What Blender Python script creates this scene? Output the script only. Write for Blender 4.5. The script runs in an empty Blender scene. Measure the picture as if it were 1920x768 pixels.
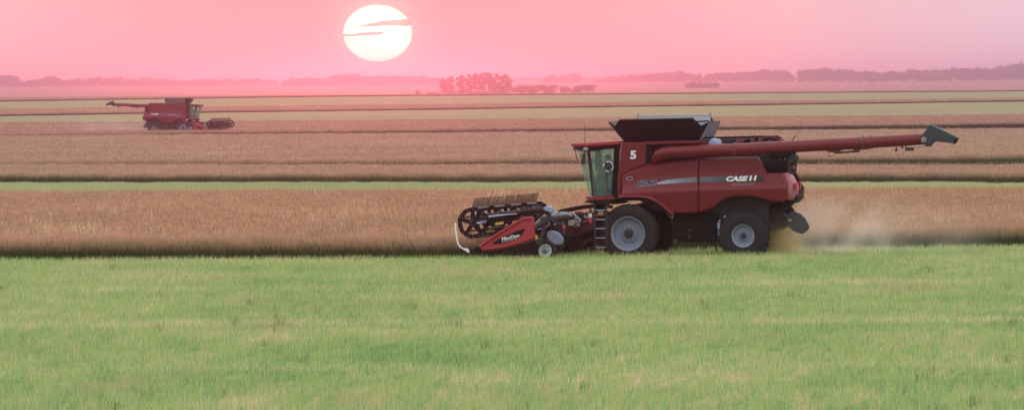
# light and air settings
SKY_GREY = .8; OVERHEAD = (19, 19.5, 20)
PINKS = [(0,(1.1,.60,.46)),(1,(.95,.74,.82)),(.023,(1.1,.56,.43)),(.032,(1.1,.42,.35)),(.05,(1.1,.36,.32)),(.10,(1.1,.41,.38)),(.18,(1.1,.52,.50)),(.28,(1.1,.64,.64)),(.44,(1.04,.74,.81))]
BACKSKY = (.24,.23,.28); PINK_K = 9.0
SUN_E = .025; SUN_COL = (1, .13, .13)
HAZE_COL = (.84,.70,.92); HAZE_D = .00011; HAZE_G = .97; EXPO = 0.0
import bpy, bmesh, math, random
import numpy as np
from mathutils import Vector, Matrix
random.seed(7); RNG = np.random.default_rng(11)
C = bpy.context.scene.collection
R = math.radians
PI = math.pi

# ------------------------------------------------------------------ camera
F = 13750.0            # focal length in photo pixels (1920 wide)
H = 5.85               # eye height above the near field
YH = 166.0             # row of the true horizon
ROLL = 0.0073
pitch = (384 - YH) / F
fwd = Vector((0, math.cos(pitch), -math.sin(pitch)))
r0 = Vector((1, 0, 0)); u0 = r0.cross(fwd)
rt = r0 * math.cos(ROLL) - u0 * math.sin(ROLL)
up = u0 * math.cos(ROLL) + r0 * math.sin(ROLL)
CAM = Vector((0, 0, H))
cd = bpy.data.cameras.new('camera'); cam = bpy.data.objects.new('camera', cd); C.objects.link(cam)
cd.sensor_width = 36; cd.lens = F / 1920 * 36; cd.clip_start = 1; cd.clip_end = 60000
M = Matrix((rt, up, -fwd)).transposed().to_4x4(); M.translation = CAM
cam.matrix_world = M
bpy.context.scene.camera = cam

def ray(px, py):
    return fwd * F + rt * (px - 960) + up * (384 - py)
def project(w):
    d = Vector(w) - CAM
    z = d.dot(fwd)
    return 960 + F * d.dot(rt) / z, 384 - F * d.dot(up) / z

# ------------------------------------------------------------------ helpers
def tag(o, label=None, cat=None, group=None, kind=None):
    if label: o['label'] = label
    if cat: o['category'] = cat
    if group: o['group'] = group
    if kind: o['kind'] = kind
    return o
def empty(name, loc=(0, 0, 0), rz=0, parent=None):
    o = bpy.data.objects.new(name, None); C.objects.link(o)
    o.location = loc; o.rotation_euler = (0, 0, rz); o.empty_display_size = .2
    if parent: o.parent = parent
    return o

class MB:
    def __init__(s): s.v = []; s.f = []; s.cuts = []
    def add(s, vs, fs):
        n = len(s.v); s.cuts.append((n, len(s.f))); s.v += [tuple(q) for q in vs]; s.f += [tuple(i + n for i in f) for f in fs]; return s
    def box(s, a, b):
        x0, y0, z0 = a; x1, y1, z1 = b
        return s.add([(x0,y0,z0),(x1,y0,z0),(x1,y1,z0),(x0,y1,z0),(x0,y0,z1),(x1,y0,z1),(x1,y1,z1),(x0,y1,z1)],
                     [(0,3,2,1),(4,5,6,7),(0,1,5,4),(1,2,6,5),(2,3,7,6),(3,0,4,7)])
    def prism(s, poly, y0, y1):
        n = len(poly)
        ar = sum(poly[i][0]*poly[(i+1)%n][1]-poly[(i+1)%n][0]*poly[i][1] for i in range(n))
        if ar < 0: poly = poly[::-1]
        vs = [(x, y0, z) for x, z in poly] + [(x, y1, z) for x, z in poly]
        fs = [tuple(range(n)), tuple(range(2*n-1, n-1, -1))]
        fs += [(i, i+n, (i+1)%n+n, (i+1)%n) for i in range(n)]
        return s.add(vs, fs)
    def tube(s, pts, r, seg=10, cap=True):
        pts = [Vector(p) for p in pts]; n = len(pts); vs = []; fs = []
        rs = r if isinstance(r, (list, tuple)) else [r]*n
        t0 = (pts[1]-pts[0]).normalized()
        ref = Vector((0,0,1)) if abs(t0.z) < .9 else Vector((0,1,0))
        a = t0.cross(ref).normalized()
        for i, p in enumerate(pts):
            if i == 0: t = t0
            elif i == n-1: t = (pts[i]-pts[i-1]).normalized()
            else: t = ((pts[i]-pts[i-1]).normalized()+(pts[i+1]-pts[i]).normalized()).normalized()
            a = (a - t*a.dot(t)).normalized(); b = t.cross(a)
            for k in range(seg):
                q = 2*PI*k/seg
                vs.append(p + (a*math.cos(q)+b*math.sin(q))*rs[i])
        for i in range(n-1):
            for k in range(seg):
                k2 = (k+1)%seg
                fs.append((i*seg+k, i*seg+k2, (i+1)*seg+k2, (i+1)*seg+k))
        if cap: fs += [tuple(range(seg-1,-1,-1)), tuple(range((n-1)*seg, n*seg))]
        return s.add(vs, fs)
    def lathe(s, prof, c, seg=32, sx=1, sz=1):
        # closed or open profile [(r, y)], axis along y through c=(x, z)
        n = len(prof); vs = []; fs = []
        for k in range(seg):
            q = 2*PI*k/seg
            for r, y in prof: vs.append((c[0]+r*sx*math.cos(q), y, c[1]+r*sz*math.sin(q)))
        for k in range(seg):
            k2 = (k+1)%seg
            for i in range(n-1):
                fs.append((k*n+i, k*n+i+1, k2*n+i+1, k2*n+i))
        return s.add(vs, fs)
    def ball(s, c, r, seg=14, rings=9, sc=(1,1,1)):
        vs = []; fs = []
        for i in range(rings+1):
            t = PI*i/rings
            for k in range(seg):
                q = 2*PI*k/seg
                vs.append((c[0]+r*sc[0]*math.sin(t)*math.cos(q), c[1]+r*sc[1]*math.sin(t)*math.sin(q), c[2]+r*sc[2]*math.cos(t)))
        for i in range(rings):
            for k in range(seg):
                k2 = (k+1)%seg
                fs.append((i*seg+k, (i+1)*seg+k, (i+1)*seg+k2, i*seg+k2))
        return s.add(vs, fs)
    def build(s, name, mat, parent=None, bevel=0, smooth=False, solid=0):
        m = bpy.data.meshes.new(name); m.from_pydata(s.v, [], s.f); m.validate()
        o = bpy.data.objects.new(name, m); C.objects.link(o)
        for mm in (mat if isinstance(mat, (list, tuple)) else [mat]): m.materials.append(mm)
        bm = bmesh.new(); bm.from_mesh(m)
        bmesh.ops.remove_doubles(bm, verts=bm.verts, dist=1e-5)
        bmesh.ops.recalc_face_normals(bm, faces=bm.faces); bm.to_mesh(m); bm.free()
        if smooth:
            m.polygons.foreach_set('use_smooth', [True]*len(m.polygons))
            try: m.set_sharp_from_angle(angle=R(35))
            except Exception: pass
        if solid:
            md = o.modifiers.new('solid', 'SOLIDIFY'); md.thickness = solid; md.offset = 0
        if bevel:
            md = o.modifiers.new('bevel', 'BEVEL'); md.width = bevel; md.segments = 2; md.limit_method = 'ANGLE'; md.angle_limit = R(40)
        if parent: o.parent = parent
        return o

# ------------------------------------------------------------------ materials
def newmat(name):
    m = bpy.data.materials.new(name); m.use_nodes = True
    return m, m.node_tree.nodes, m.node_tree.links
def paint(name, col, rough=.45, metal=0, dust=.25, dustcol=(.30,.22,.17), scale=6, spec=.5, coat=0):
    """painted or bare surface with blotchy field dust on it"""
    m, N, L = newmat(name); b = N['Principled BSDF']
    tc = N.new('ShaderNodeTexCoord'); nz = N.new('ShaderNodeTexNoise')
    nz.inputs['Scale'].default_value = scale; nz.inputs['Detail'].default_value = 6; nz.inputs['Roughness'].default_value = .7
    L.new(tc.outputs['Object'], nz.inputs['Vector'])
    rp = N.new('ShaderNodeMapRange'); rp.inputs[1].default_value = .42; rp.inputs[2].default_value = .78
    rp.inputs[3].default_value = dust*.3; rp.inputs[4].default_value = dust
    L.new(nz.outputs['Fac'], rp.inputs[0])
    mx = N.new('ShaderNodeMix'); mx.data_type = 'RGBA'
    mx.inputs[6].default_value = (*col, 1); mx.inputs[7].default_value = (*dustcol, 1)
    L.new(rp.outputs[0], mx.inputs[0]); L.new(mx.outputs[2], b.inputs['Base Color'])
    ra = N.new('ShaderNodeMapRange'); ra.inputs[3].default_value = rough; ra.inputs[4].default_value = min(1, rough+.3)
    L.new(nz.outputs['Fac'], ra.inputs[0]); L.new(ra.outputs[0], b.inputs['Roughness'])
    b.inputs['Metallic'].default_value = metal; b.inputs['Specular IOR Level'].default_value = spec
    b.inputs['Coat Weight'].default_value = coat
    return m
M_RED = paint('red_paint', (.125,.0022,.006), .36, dust=.010, coat=.10, spec=.35)
M_REDB = paint('bright_red_paint', (.30,.007,.018), .38, dust=.04, coat=.15)
M_REDD = paint('dark_red_paint', (.10,.010,.012), .5, dust=.12)
M_PINK = paint('pinkish_red_panel', (.32,.06,.085), .4, dust=.2)  # paler, pinker red than the other panels
M_BLK = paint('black_plastic', (.004,.004,.005), .7, dust=.01, spec=.15)
M_DRK = paint('dark_steel', (.014,.013,.015), .55, dust=.07, spec=.4)
M_GRY = paint('grey_steel', (.22,.23,.27), .4, metal=.5, dust=.25)
M_LGT = paint('pale_grey_plastic', (.26,.30,.44), .5, dust=.12)
M_RIM = paint('silver_rim_paint', (.15,.185,.26), .45, dust=.15)
M_WRIM = paint('white_rim_paint', (.60,.66,.68), .5, dust=.2)
M_RUB = paint('tyre_rubber', (.010,.010,.011), .75, dust=.12, dustcol=(.10,.08,.07), spec=.3)
M_WHT = paint('white_paint', (.75,.75,.80), .5, dust=.08)
M_YEL = paint('yellow_sticker', (.5,.32,.02), .5, dust=.2)
M_TINE = paint('tine_plastic', (.16,.085,.05), .6, dust=.3)
M_LAMP = paint('red_lamp_lens', (.38,.02,.03), .2, dust=.05)
M_BLUE = paint('blue_grey_bracket', (.10,.11,.26), .4, dust=.2)
M_SPRD = paint('grey_spreader_plastic', (.016,.024,.030), .5, dust=.03, dustcol=(.3,.27,.15))
M_SEAT = paint('seat_fabric', (.05,.055,.08), .9, dust=.1)
M_SKIN = paint('skin', (.35,.18,.12), .6, dust=0)
M_SHIRT = paint('dark_shirt', (.03,.035,.06), .9, dust=.05)
M_CAP = paint('dark_cap', (.02,.022,.035), .9, dust=.05)
def glassmat():
    m, N, L = newmat('tinted_glass_painted_sky'); b = N['Principled BSDF']; out = N['Material Output']
    tr = N.new('ShaderNodeBsdfTransparent'); tr.inputs[0].default_value = (.86,.985,.93,1)
    b.inputs['Base Color'].default_value = (.34,.50,.42,1); b.inputs['Roughness'].default_value = .08  # sky reflected in the panes, painted as a pale green diffuse colour
    mx = N.new('ShaderNodeMixShader'); mx.inputs[0].default_value = .16
    L.new(tr.outputs[0], mx.inputs[1]); L.new(b.outputs[0], mx.inputs[2]); L.new(mx.outputs[0], out.inputs['Surface'])
    return m
M_GLASS = glassmat()
def stripemat():
    m, N, L = newmat('stripe_fade'); b = N['Principled BSDF']
    at = N.new('ShaderNodeAttribute'); at.attribute_name = 'fade'
    cr = N.new('ShaderNodeValToRGB'); e = cr.color_ramp.elements
    e[0].color = (.30,.36,.46,1); e[1].color = (.008,.006,.008,1); e[1].position = .85
    x = e.new(.35); x.color = (.11,.12,.15,1)
    L.new(at.outputs['Fac'], cr.inputs[0]); L.new(cr.outputs[0], b.inputs['Base Color']); b.inputs['Roughness'].default_value = .45
    return m
M_STRIPE = stripemat()

# ------------------------------------------------------------------ terrain
TAB = [(900,248.5),(1230,220),(1450,210),(1700,197),(1860,190),(2050,183),(2250,178),(5900,176.3),(8000,168),(11000,158),(13500,153),(17000,149.5)]
TD = np.array([-400., 0, 880] + [a for a, b in TAB]); 
TZ = np.array([0., 0, 0] + [max(0, 5.4-(b-YH)*a/F) for a, b in TAB])
def zter(D): return np.interp(D, TD, TZ)
SW = 960/F
def d_of(yc, top):
    """distance at which a surface `top` above the ground shows at corrected row yc"""
    D = np.linspace(200, 16500, 80000); y = YH + F*(H - zter(D) - top)/D
    i = np.where(y <= yc)[0]
    return float(D[i[0]]) if len(i) else 16500.

def fieldmat(name, ramp_lo, ramp_hi, tops, nscale=(.35,.06), trans=.35, rows=.5, rndw=.45, gain=1.7, mid=(.9,.22), midw=.7, roww=.5, dry=None, drylo=.55, dryhi=.75, near=None):
    """plant colour: stem colour at the foot, head colour at the tip, varied over the field"""
    m, N, L = newmat(name); out = N['Material Output']; N.remove(N['Principled BSDF'])
    geo = N.new('ShaderNodeNewGeometry')
    at = N.new('ShaderNodeAttribute'); at.attribute_name = 'tip'
    rn = N.new('ShaderNodeAttribute'); rn.attribute_name = 'rnd'
    mp = N.new('ShaderNodeMapping'); mp.inputs['Scale'].default_value = (nscale[0], nscale[1], 0)
    L.new(geo.outputs['Position'], mp.inputs['Vector'])
    n1 = N.new('ShaderNodeTexNoise'); n1.inputs['Scale'].default_value = 1; n1.inputs['Detail'].default_value = 5; n1.inputs['Roughness'].default_value = .6
    L.new(mp.outputs[0], n1.inputs['Vector'])
    # tip colour: blend of three tops by rnd + patch noise
    ad = N.new('ShaderNodeMath'); ad.operation = 'MULTIPLY_ADD'; ad.inputs[1].default_value = rndw; 
    sb = N.new('ShaderNodeMath'); sb.operation = 'MULTIPLY_ADD'; sb.inputs[1].default_value = gain; sb.inputs[2].default_value = -.58
    mpb = N.new('ShaderNodeMapping'); mpb.inputs['Scale'].default_value = (mid[0], mid[1], 0); L.new(geo.outputs['Position'], mpb.inputs['Vector'])
    nb = N.new('ShaderNodeTexNoise'); nb.inputs['Scale'].default_value = 1; nb.inputs['Detail'].default_value = 3; L.new(mpb.outputs[0], nb.inputs['Vector'])
    mpc = N.new('ShaderNodeMapping'); mpc.inputs['Scale'].default_value = (.012, rows, 0); L.new(geo.outputs['Position'], mpc.inputs['Vector'])
    nc = N.new('ShaderNodeTexNoise'); nc.inputs['Scale'].default_value = 1; nc.inputs['Detail'].default_value = 2; L.new(mpc.outputs[0], nc.inputs['Vector'])
    k1 = N.new('ShaderNodeMath'); k1.operation = 'MULTIPLY_ADD'; k1.inputs[1].default_value = midw; L.new(nb.outputs['Fac'], k1.inputs[0])
    k2 = N.new('ShaderNodeMath'); k2.operation = 'MULTIPLY_ADD'; k2.inputs[1].default_value = roww; L.new(nc.outputs['Fac'], k2.inputs[0])
    k2.inputs[2].default_value = .27-.5*gain-.5*(rndw-.45)-.5*midw-.5*roww+.0; L.new(k2.outputs[0], k1.inputs[2]); L.new(k1.outputs[0], sb.inputs[2])
    L.new(n1.outputs['Fac'], sb.inputs[0]); L.new(rn.outputs['Fac'], ad.inputs[0]); L.new(sb.outputs[0], ad.inputs[2])
    cr = N.new('ShaderNodeValToRGB'); e = cr.color_ramp.elements
    while len(e) < len(tops): e.new(.5)
    for i, (p, c) in enumerate(tops): e[i].position = p; e[i].color = (*c, 1)
    L.new(ad.outputs[0], cr.inputs[0])
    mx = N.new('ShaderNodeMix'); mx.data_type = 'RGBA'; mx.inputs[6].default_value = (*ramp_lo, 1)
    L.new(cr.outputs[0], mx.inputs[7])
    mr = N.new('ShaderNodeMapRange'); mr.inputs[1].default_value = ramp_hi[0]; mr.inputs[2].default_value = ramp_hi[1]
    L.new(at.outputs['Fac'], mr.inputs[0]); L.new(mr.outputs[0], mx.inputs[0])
    last = mx.outputs[2]
    if dry:
        mp2 = N.new('ShaderNodeMapping'); mp2.inputs['Scale'].default_value = dry[1]
        L.new(geo.outputs['Position'], mp2.inputs['Vector'])
        n2 = N.new('ShaderNodeTexNoise'); n2.inputs['Scale'].default_value = 1; n2.inputs['Detail'].default_value = 4
        L.new(mp2.outputs[0], n2.inputs['Vector'])
        r2 = N.new('ShaderNodeMapRange'); r2.inputs[1].default_value = drylo; r2.inputs[2].default_value = dryhi; r2.inputs[4].default_value = .75
        L.new(n2.outputs['Fac'], r2.inputs[0])
        m2 = N.new('ShaderNodeMix'); m2.data_type = 'RGBA'; m2.inputs[7].default_value = (*dry[0], 1)
        L.new(last, m2.inputs[6]); L.new(r2.outputs[0], m2.inputs[0]); last = m2.outputs[2]
    df = N.new('ShaderNodeBsdfDiffuse'); tl = N.new('ShaderNodeBsdfTranslucent'); ms = N.new('ShaderNodeMixShader'); ms.inputs[0].default_value = trans
    L.new(last, df.inputs[0]); L.new(last, tl.inputs[0]); L.new(df.outputs[0], ms.inputs[1]); L.new(tl.outputs[0], ms.inputs[2])
    L.new(ms.outputs[0], out.inputs['Surface'])
    return m
GSTUB = 1.0
M_STUB = fieldmat('stubble', (.10,.10,.05), (.0,.5),
    [(.0,(.17,.28,.12)),(.2,(.25,.38,.15)),(.42,(.32,.47,.17)),(.62,(.42,.49,.17)),(.82,(.55,.47,.22)),(1.0,(.72,.57,.42))], nscale=(.12,.055), trans=.5, midw=.6, roww=.7, rows=.8, rndw=.85, gain=1.15,
    dry=((.42,.29,.22),(.22,.07,0)), drylo=.58, dryhi=.85)
M_STUBF = fieldmat('far_stubble', (.10,.10,.05), (.0,.5),
    [(.0,(.31,.38,.17)),(.5,(.38,.42,.19)),(.9,(.46,.42,.24))], nscale=(.03,.02), trans=.45)
M_STUBD = fieldmat('distant_stubble', (.12,.10,.06), (.0,.5), [(.0,(.36,.37,.19)),(.5,(.43,.39,.22)),(.9,(.50,.41,.26))], nscale=(.02,.015), trans=.45)
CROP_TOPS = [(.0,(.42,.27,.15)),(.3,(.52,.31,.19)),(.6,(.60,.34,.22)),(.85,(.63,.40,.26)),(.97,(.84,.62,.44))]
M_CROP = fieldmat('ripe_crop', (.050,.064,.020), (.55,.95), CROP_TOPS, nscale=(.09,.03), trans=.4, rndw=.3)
CROP_F = [(.0,(.37,.21,.14)),(.4,(.44,.24,.17)),(.8,(.50,.30,.21))]
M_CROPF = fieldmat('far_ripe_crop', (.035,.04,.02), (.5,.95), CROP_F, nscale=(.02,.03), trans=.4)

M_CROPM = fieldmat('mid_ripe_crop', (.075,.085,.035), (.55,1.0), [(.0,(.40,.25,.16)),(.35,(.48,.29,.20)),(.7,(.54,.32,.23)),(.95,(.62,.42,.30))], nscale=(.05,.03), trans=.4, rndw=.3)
def groundmat():
    m, N, L = newmat('soil'); b = N['Principled BSDF']
    geo = N.new('ShaderNodeNewGeometry'); nz = N.new('ShaderNodeTexNoise'); nz.inputs['Scale'].default_value = .4; nz.inputs['Detail'].default_value = 8
    L.new(geo.outputs['Position'], nz.inputs['Vector'])
    cr = N.new('ShaderNodeValToRGB'); e = cr.color_ramp.elements
    e[0].position = .3; e[0].color = (.10,.10,.05,1); e[1].position = .7; e[1].color = (.20,.17,.09,1)
    L.new(nz.outputs['Fac'], cr.inputs[0]); L.new(cr.outputs[0], b.inputs['Base Color']); b.inputs['Roughness'].default_value = 1
    b.inputs['Specular IOR Level'].default_value = 0
    return m
M_SOIL = groundmat()
gD = list(np.linspace(-300, 880, 40)) + list(np.geomspace(900, 16900, 140))
gs = np.linspace(-1, 1, 31)
gb = MB(); vs = []; fs = []
for D in gD:
    wdt = 120 + max(D, 0)*.16
    for s in gs: vs.append((s*wdt, D, float(zter(D))))
n = len(gs)
for i in range(len(gD)-1):
    for j in range(n-1): fs.append((i*n+j, i*n+j+1, (i+1)*n+j+1, (i+1)*n+j))
gb.add(vs, fs)
tag(gb.build('ground', M_SOIL, smooth=True), kind='structure')

def fast_mesh(name, V, T, tip, rnd, mat, quads=None):
    """V (n,3), T (m,3) triangles, optional quads"""
    me = bpy.data.meshes.new(name)
    nq = 0 if quads is None else len(quads)
    loops = np.concatenate([T.ravel()] + ([quads.ravel()] if nq else [])).astype(np.int32)
    me.vertices.add(len(V)); me.vertices.foreach_set('co', V.astype(np.float32).ravel())
    me.loops.add(len(loops)); me.loops.foreach_set('vertex_index', loops)
    npoly = len(T)+nq
    me.polygons.add(npoly)
    st = np.concatenate([np.arange(len(T))*3, len(T)*3+np.arange(nq)*4]).astype(np.int32)
    me.polygons.foreach_set('loop_start', st)
    me.update(calc_edges=True); me.validate()
    for nm, a in (('tip', tip), ('rnd', rnd)):
        at = me.attributes.new(nm, 'FLOAT', 'POINT'); at.data.foreach_set('value', a.astype(np.float32))
    me.materials.append(mat)
    o = bpy.data.objects.new(name, me); C.objects.link(o); return o

def blades(X, Y, h, w, lean=.25, yaw=1.0, z0=0.0, wind=0.0, clump=0.0):
    """one thin tapered leaf/stalk triangle for each point, arrays in world coordinates"""
    n = len(X); Z = zter(Y) + z0
    a = RNG.uniform(-yaw, yaw, n)
    dx = np.cos(a)*w/2; dy = np.sin(a)*w/2
    gust = .28*np.sin(X*.9+2*np.sin(X*.31))*np.sin(X*.37+Y*.05) if wind < -.1 else 0
    if wind < -.1: h = h*(1+.10*np.sin(X*1.7+3*np.sin(X*.23))+.08*np.sin(X*4.1+Y))
    lx = (RNG.normal(0, lean, n)+wind+gust)*h; ly = RNG.normal(0, lean, n)*h
    V = np.empty((n, 3, 3))
    V[:,0] = np.stack([X-dx, Y-dy, Z], 1); V[:,1] = np.stack([X+dx, Y+dy, Z], 1)
    V[:,2] = np.stack([X+lx, Y+ly, Z+h], 1)
    return V
def stalks(X, Y, h, w, lean=.1, yaw=1.0, wind=0.0, topw=1.0):
    n = len(X); Z = zter(Y); a = RNG.uniform(-yaw, yaw, n)
    dx = np.cos(a)*w/2; dy = np.sin(a)*w/2
    lx = (RNG.normal(0, lean, n)+wind)*h; ly = RNG.normal(0, lean, n)*h
    V = np.empty((n, 4, 3))
    V[:,0] = np.stack([X-dx, Y-dy, Z], 1); V[:,1] = np.stack([X+dx, Y+dy, Z], 1)
    V[:,2] = np.stack([X+lx+dx*topw, Y+ly+dy, Z+h], 1); V[:,3] = np.stack([X+lx-dx*topw, Y+ly-dy, Z+h], 1)
    return V
def lin(dl, dr):
    return lambda s: dl + (dr-dl)*(np.clip(s, -1.5, 1.5)+1)/2
def assemble(name, tri, quad, mat, sheet=None, hmax=None):
    Vs = []; T = []; Q = []; tip = []; rnd = []; off = 0
    for V in tri:
        n = len(V); Vs.append(V.reshape(-1, 3)); T.append(off+np.arange(n*3).reshape(n, 3)); off += n*3
        th = np.ones(n) if hmax is None else np.clip((V[:,2,2]-V[:,0,2])/hmax+RNG.normal(0, .11, n), 0, 1.15)
        tip.append(np.stack([th*0, th*0, th], 1).ravel()); rnd.append(np.repeat(RNG.random(n), 3))
    for V in quad:
        n = len(V); Vs.append(V.reshape(-1, 3)); Q.append(off+np.arange(n*4).reshape(n, 4)); off += n*4
        tip.append(np.tile([0., 0, 1, 1], n)); rnd.append(np.repeat(RNG.random(n), 4))
    if sheet is not None:
        V, F4, t, r = sheet
        Vs.append(V); Q.append(F4+off); off += len(V); tip.append(t); rnd.append(r)
    Vs = np.concatenate(Vs)
    T = np.concatenate(T) if T else np.zeros((0, 3), int)
    return fast_mesh(name, Vs, T, np.concatenate(tip), np.concatenate(rnd), mat, np.concatenate(Q) if Q else None)
def sheet(e0, e1, h, nd, ns=160, bump=.03, smax=1.35, geom=False):
    """closed slab of standing plants between two edges: bumpy top, walls front and back"""
    s = np.linspace(-smax, smax, ns)
    t = np.linspace(0, 1, nd)
    D0 = e0(s); D1 = e1(s)
    rows = [];tips = []
    for i, tt in enumerate(t):
        D = D0*(1-tt)+D1*tt
        X = s*SW*D
        z = zter(D)+h+RNG.normal(0, bump, ns)
        rows.append(np.stack([X, D, z], 1)); tips.append(np.full(ns, .96))
    foot0 = rows[0].copy(); foot0[:,2] = zter(D0)-.02
    foot1 = rows[-1].copy(); foot1[:,2] = zter(D1)-.02
    mid0 = rows[0].copy(); mid0[:,2] -= h*.12
    rows = [foot0, mid0] + rows + [foot1]; tips = [np.zeros(ns), np.full(ns, .7)] + tips + [np.zeros(ns)]
    V = np.concatenate(rows); n = len(rows)
    i, j = np.meshgrid(np.arange(n-1), np.arange(ns-1), indexing='ij'); i = i.ravel(); j = j.ravel()
    Q = np.stack([i*ns+j, i*ns+j+1, (i+1)*ns+j+1, (i+1)*ns+j], 1)
    return V, Q, np.concatenate(tips), RNG.random(len(V))
def sample(e0, e1, n, smax=1.25, power=0.0):
    s = RNG.uniform(-smax, smax, n); t = RNG.random(n)
    if power: t = t**power
    D = e0(s)*(1-t)+e1(s)*t
    return s*SW*D, D
def band(e0, d, n, smax=1.25, power=1.5):
    s = RNG.uniform(-smax, smax, n); D = e0(s)+d*RNG.random(n)**power
    return s*SW*D, D

# swath geometry ------------------------------------------------------------
S_HEAD = (1035-960)/960.
def e_front(s):
    """cut edge of the nearest standing crop: one header width deeper behind the combine"""
    s = np.asarray(s, float)
    L_ = 246.6 + (244.3-246.6)*(s+1)/(S_HEAD+1)
    R_ = 253.0 + (256.6-253.0)*(s-S_HEAD)/(1-S_HEAD)
    return np.where(s < -.045, L_, np.where(s < .04, 245.4+(s+.045)/.085*7.4, R_)) + .3*np.sin(s*37)+.25*np.sin(s*91)+.2*np.sin(s*213)+.12*np.sin(s*467)
wig = lambda f, a, k: (lambda s: f(s)+a*np.sin(np.asarray(s)*k)+a*.5*np.sin(np.asarray(s)*k*2.7+1))
e1 = wig(lin(384, 370), 1.0, 9)
e2 = wig(lin(455, 420), 1.2, 11)
e3 = wig(lin(529, 477), 1.5, 7); e3b = wig(lin(534, 525), 1.5, 7)
e4 = wig(lin(878, 881), 3, 6); e4b = wig(lin(893, 965), 3, 7)
def eyc(l, r, top, a=2, k=7): return wig(lin(d_of(l, top), d_of(r, top)), a, k)
e5 = eyc(221, 219, .85, 4, 5)
e6 = eyc(210, 197, .38, 3, 8); e7 = eyc(195, 189, .85, 4, 6)
e8 = eyc(183, 178, .38, 4, 9); e9 = eyc(157.5, 163, .85, 10, 5)

# near stubble --------------------------------------------------------------
smax = 1.35
es = lin(100, 100)
tri = []; quad = []
X, Y = sample(es, e_front, 330000, smax, .85)
patch = .5+.5*np.sin(X*.35+1.3*np.sin(Y*.11))*np.sin(Y*.19+X*.05)
tri.append(blades(X, Y, RNG.uniform(.16, .43, len(X)), RNG.uniform(.012, .035, len(X))*(.6+Y/400), .20, 1.2))
X, Y = sample(es, e_front, 150000, smax, .85)
quad.append(stalks(X, Y, RNG.uniform(.22, .37, len(X)), RNG.uniform(.006, .013, len(X))*(.5+Y/300), .08, 1.2, topw=.9))
X, Y = sample(es, e_front, 5000, smax, .9)
tri.append(blades(X, Y, RNG.uniform(.40, .60, len(X)), RNG.uniform(.010, .02, len(X)), .30, 1.2))
V, Q, t, r = sheet(es, e_front, .20, 60, 160, .02, smax)
tag(assemble('stubble', tri, quad, M_STUB, (V, Q, t*.8, r)), 'green and yellow cut stubble filling the foreground below the harvester', 'stubble', kind='stuff')

M_WEED = fieldmat('dark_weeds', (.03,.045,.02), (0,.5), [(0,(.05,.08,.03)),(1,(.10,.10,.05))], trans=.3)
cx, cy = sample(es, e_front, 70, 1.2, .9); k = RNG.integers(0, 70, 1400)
X = cx[k]+RNG.normal(0, .045, len(k)); Y = cy[k]+RNG.normal(0, .06, len(k))
tag(assemble('weeds', [blades(X, Y, RNG.uniform(.36, .52, len(k)), RNG.uniform(.012, .02, len(k)), .22, 1.2)], [], M_WEED), 'dark weed tufts dotted through the foreground stubble', 'weeds', kind='stuff')
M_STRAW = fieldmat('pale_straw_line', (.45,.42,.22), (0,.3), [(0,(.55,.52,.28)),(.6,(.66,.56,.36)),(1,(.78,.64,.46))], trans=.4)
tri = []
for yc, w_, n_ in ((594, .16, 5200), (548, .30, 2600), (527, .25, 3000), (676, .2, 1500)):
    D0 = 75212/(yc-YH); s = RNG.uniform(-1.25, 1.25, n_); s = s[(np.sin(s*5+yc)+RNG.normal(0, .8, len(s))) > -.6]
    Y = D0 + .8*np.sin(s*2.2+yc)+RNG.normal(0, w_, len(s))
    tri.append(blades(s*SW*Y, Y, RNG.uniform(.30, .43, len(s)), RNG.uniform(.02, .04, len(s)), .5, 1.2))
cx, cy = sample(lin(104, 104), lin(138, 138), 130, 1.2); k = RNG.integers(0, 130, 5200)
X = cx[k]+RNG.normal(0, .45, len(k)); Y = cy[k]+RNG.normal(0, 1.1, len(k))
tri.append(blades(X, Y, RNG.uniform(.26, .42, len(k)), RNG.uniform(.012, .024, len(k)), .45, 1.2))
tag(assemble('straw_line', tri, [], M_STRAW), 'pale straw lying in thin lines and scattered patches in the foreground stubble', 'straw', kind='stuff')

# nearest crop --------------------------------------------------------------
tri = []; quad = []
X, Y = band(lambda s: e_front(s)+.0, 9, 110000, 1.3, 1.3)
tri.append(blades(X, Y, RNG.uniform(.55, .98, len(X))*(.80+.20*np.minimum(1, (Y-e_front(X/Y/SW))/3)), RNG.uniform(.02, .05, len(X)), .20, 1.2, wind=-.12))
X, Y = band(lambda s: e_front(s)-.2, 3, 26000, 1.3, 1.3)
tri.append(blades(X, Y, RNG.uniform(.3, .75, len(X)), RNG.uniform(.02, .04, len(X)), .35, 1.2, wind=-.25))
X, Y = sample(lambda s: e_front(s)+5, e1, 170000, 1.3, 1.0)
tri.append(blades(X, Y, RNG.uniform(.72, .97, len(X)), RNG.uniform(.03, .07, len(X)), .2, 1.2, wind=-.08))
# taller pale tufts scattered over the crop
cx, cy = sample(lambda s: e_front(s)+12, e1, 110, 1.3, 1.6)
k = RNG.integers(0, len(cx), 1000)
X = cx[k]+RNG.normal(0, .25, len(k)); Y = cy[k]+RNG.normal(0, .6, len(k))
vt = blades(X, Y, RNG.uniform(.9, 1.18, len(k)), RNG.uniform(.025, .045, len(k)), .16, 1.0, wind=.05)
tufts = vt
sh = sheet(lambda s: e_front(s)+4.5, e1, .62, 60, 200, .03, 1.4)
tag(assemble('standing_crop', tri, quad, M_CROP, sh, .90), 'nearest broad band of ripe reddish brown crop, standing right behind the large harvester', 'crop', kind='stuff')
M_TUFT = fieldmat('pale_wild_oats', (.20,.15,.08), (.2,.8), [(0,(.72,.52,.36)),(1,(.95,.76,.58))], trans=.4)
tag(assemble('tall_grass', [tufts], [], M_TUFT), 'pale straw coloured tufts poking above the nearest crop band', 'grass', kind='stuff')

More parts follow.
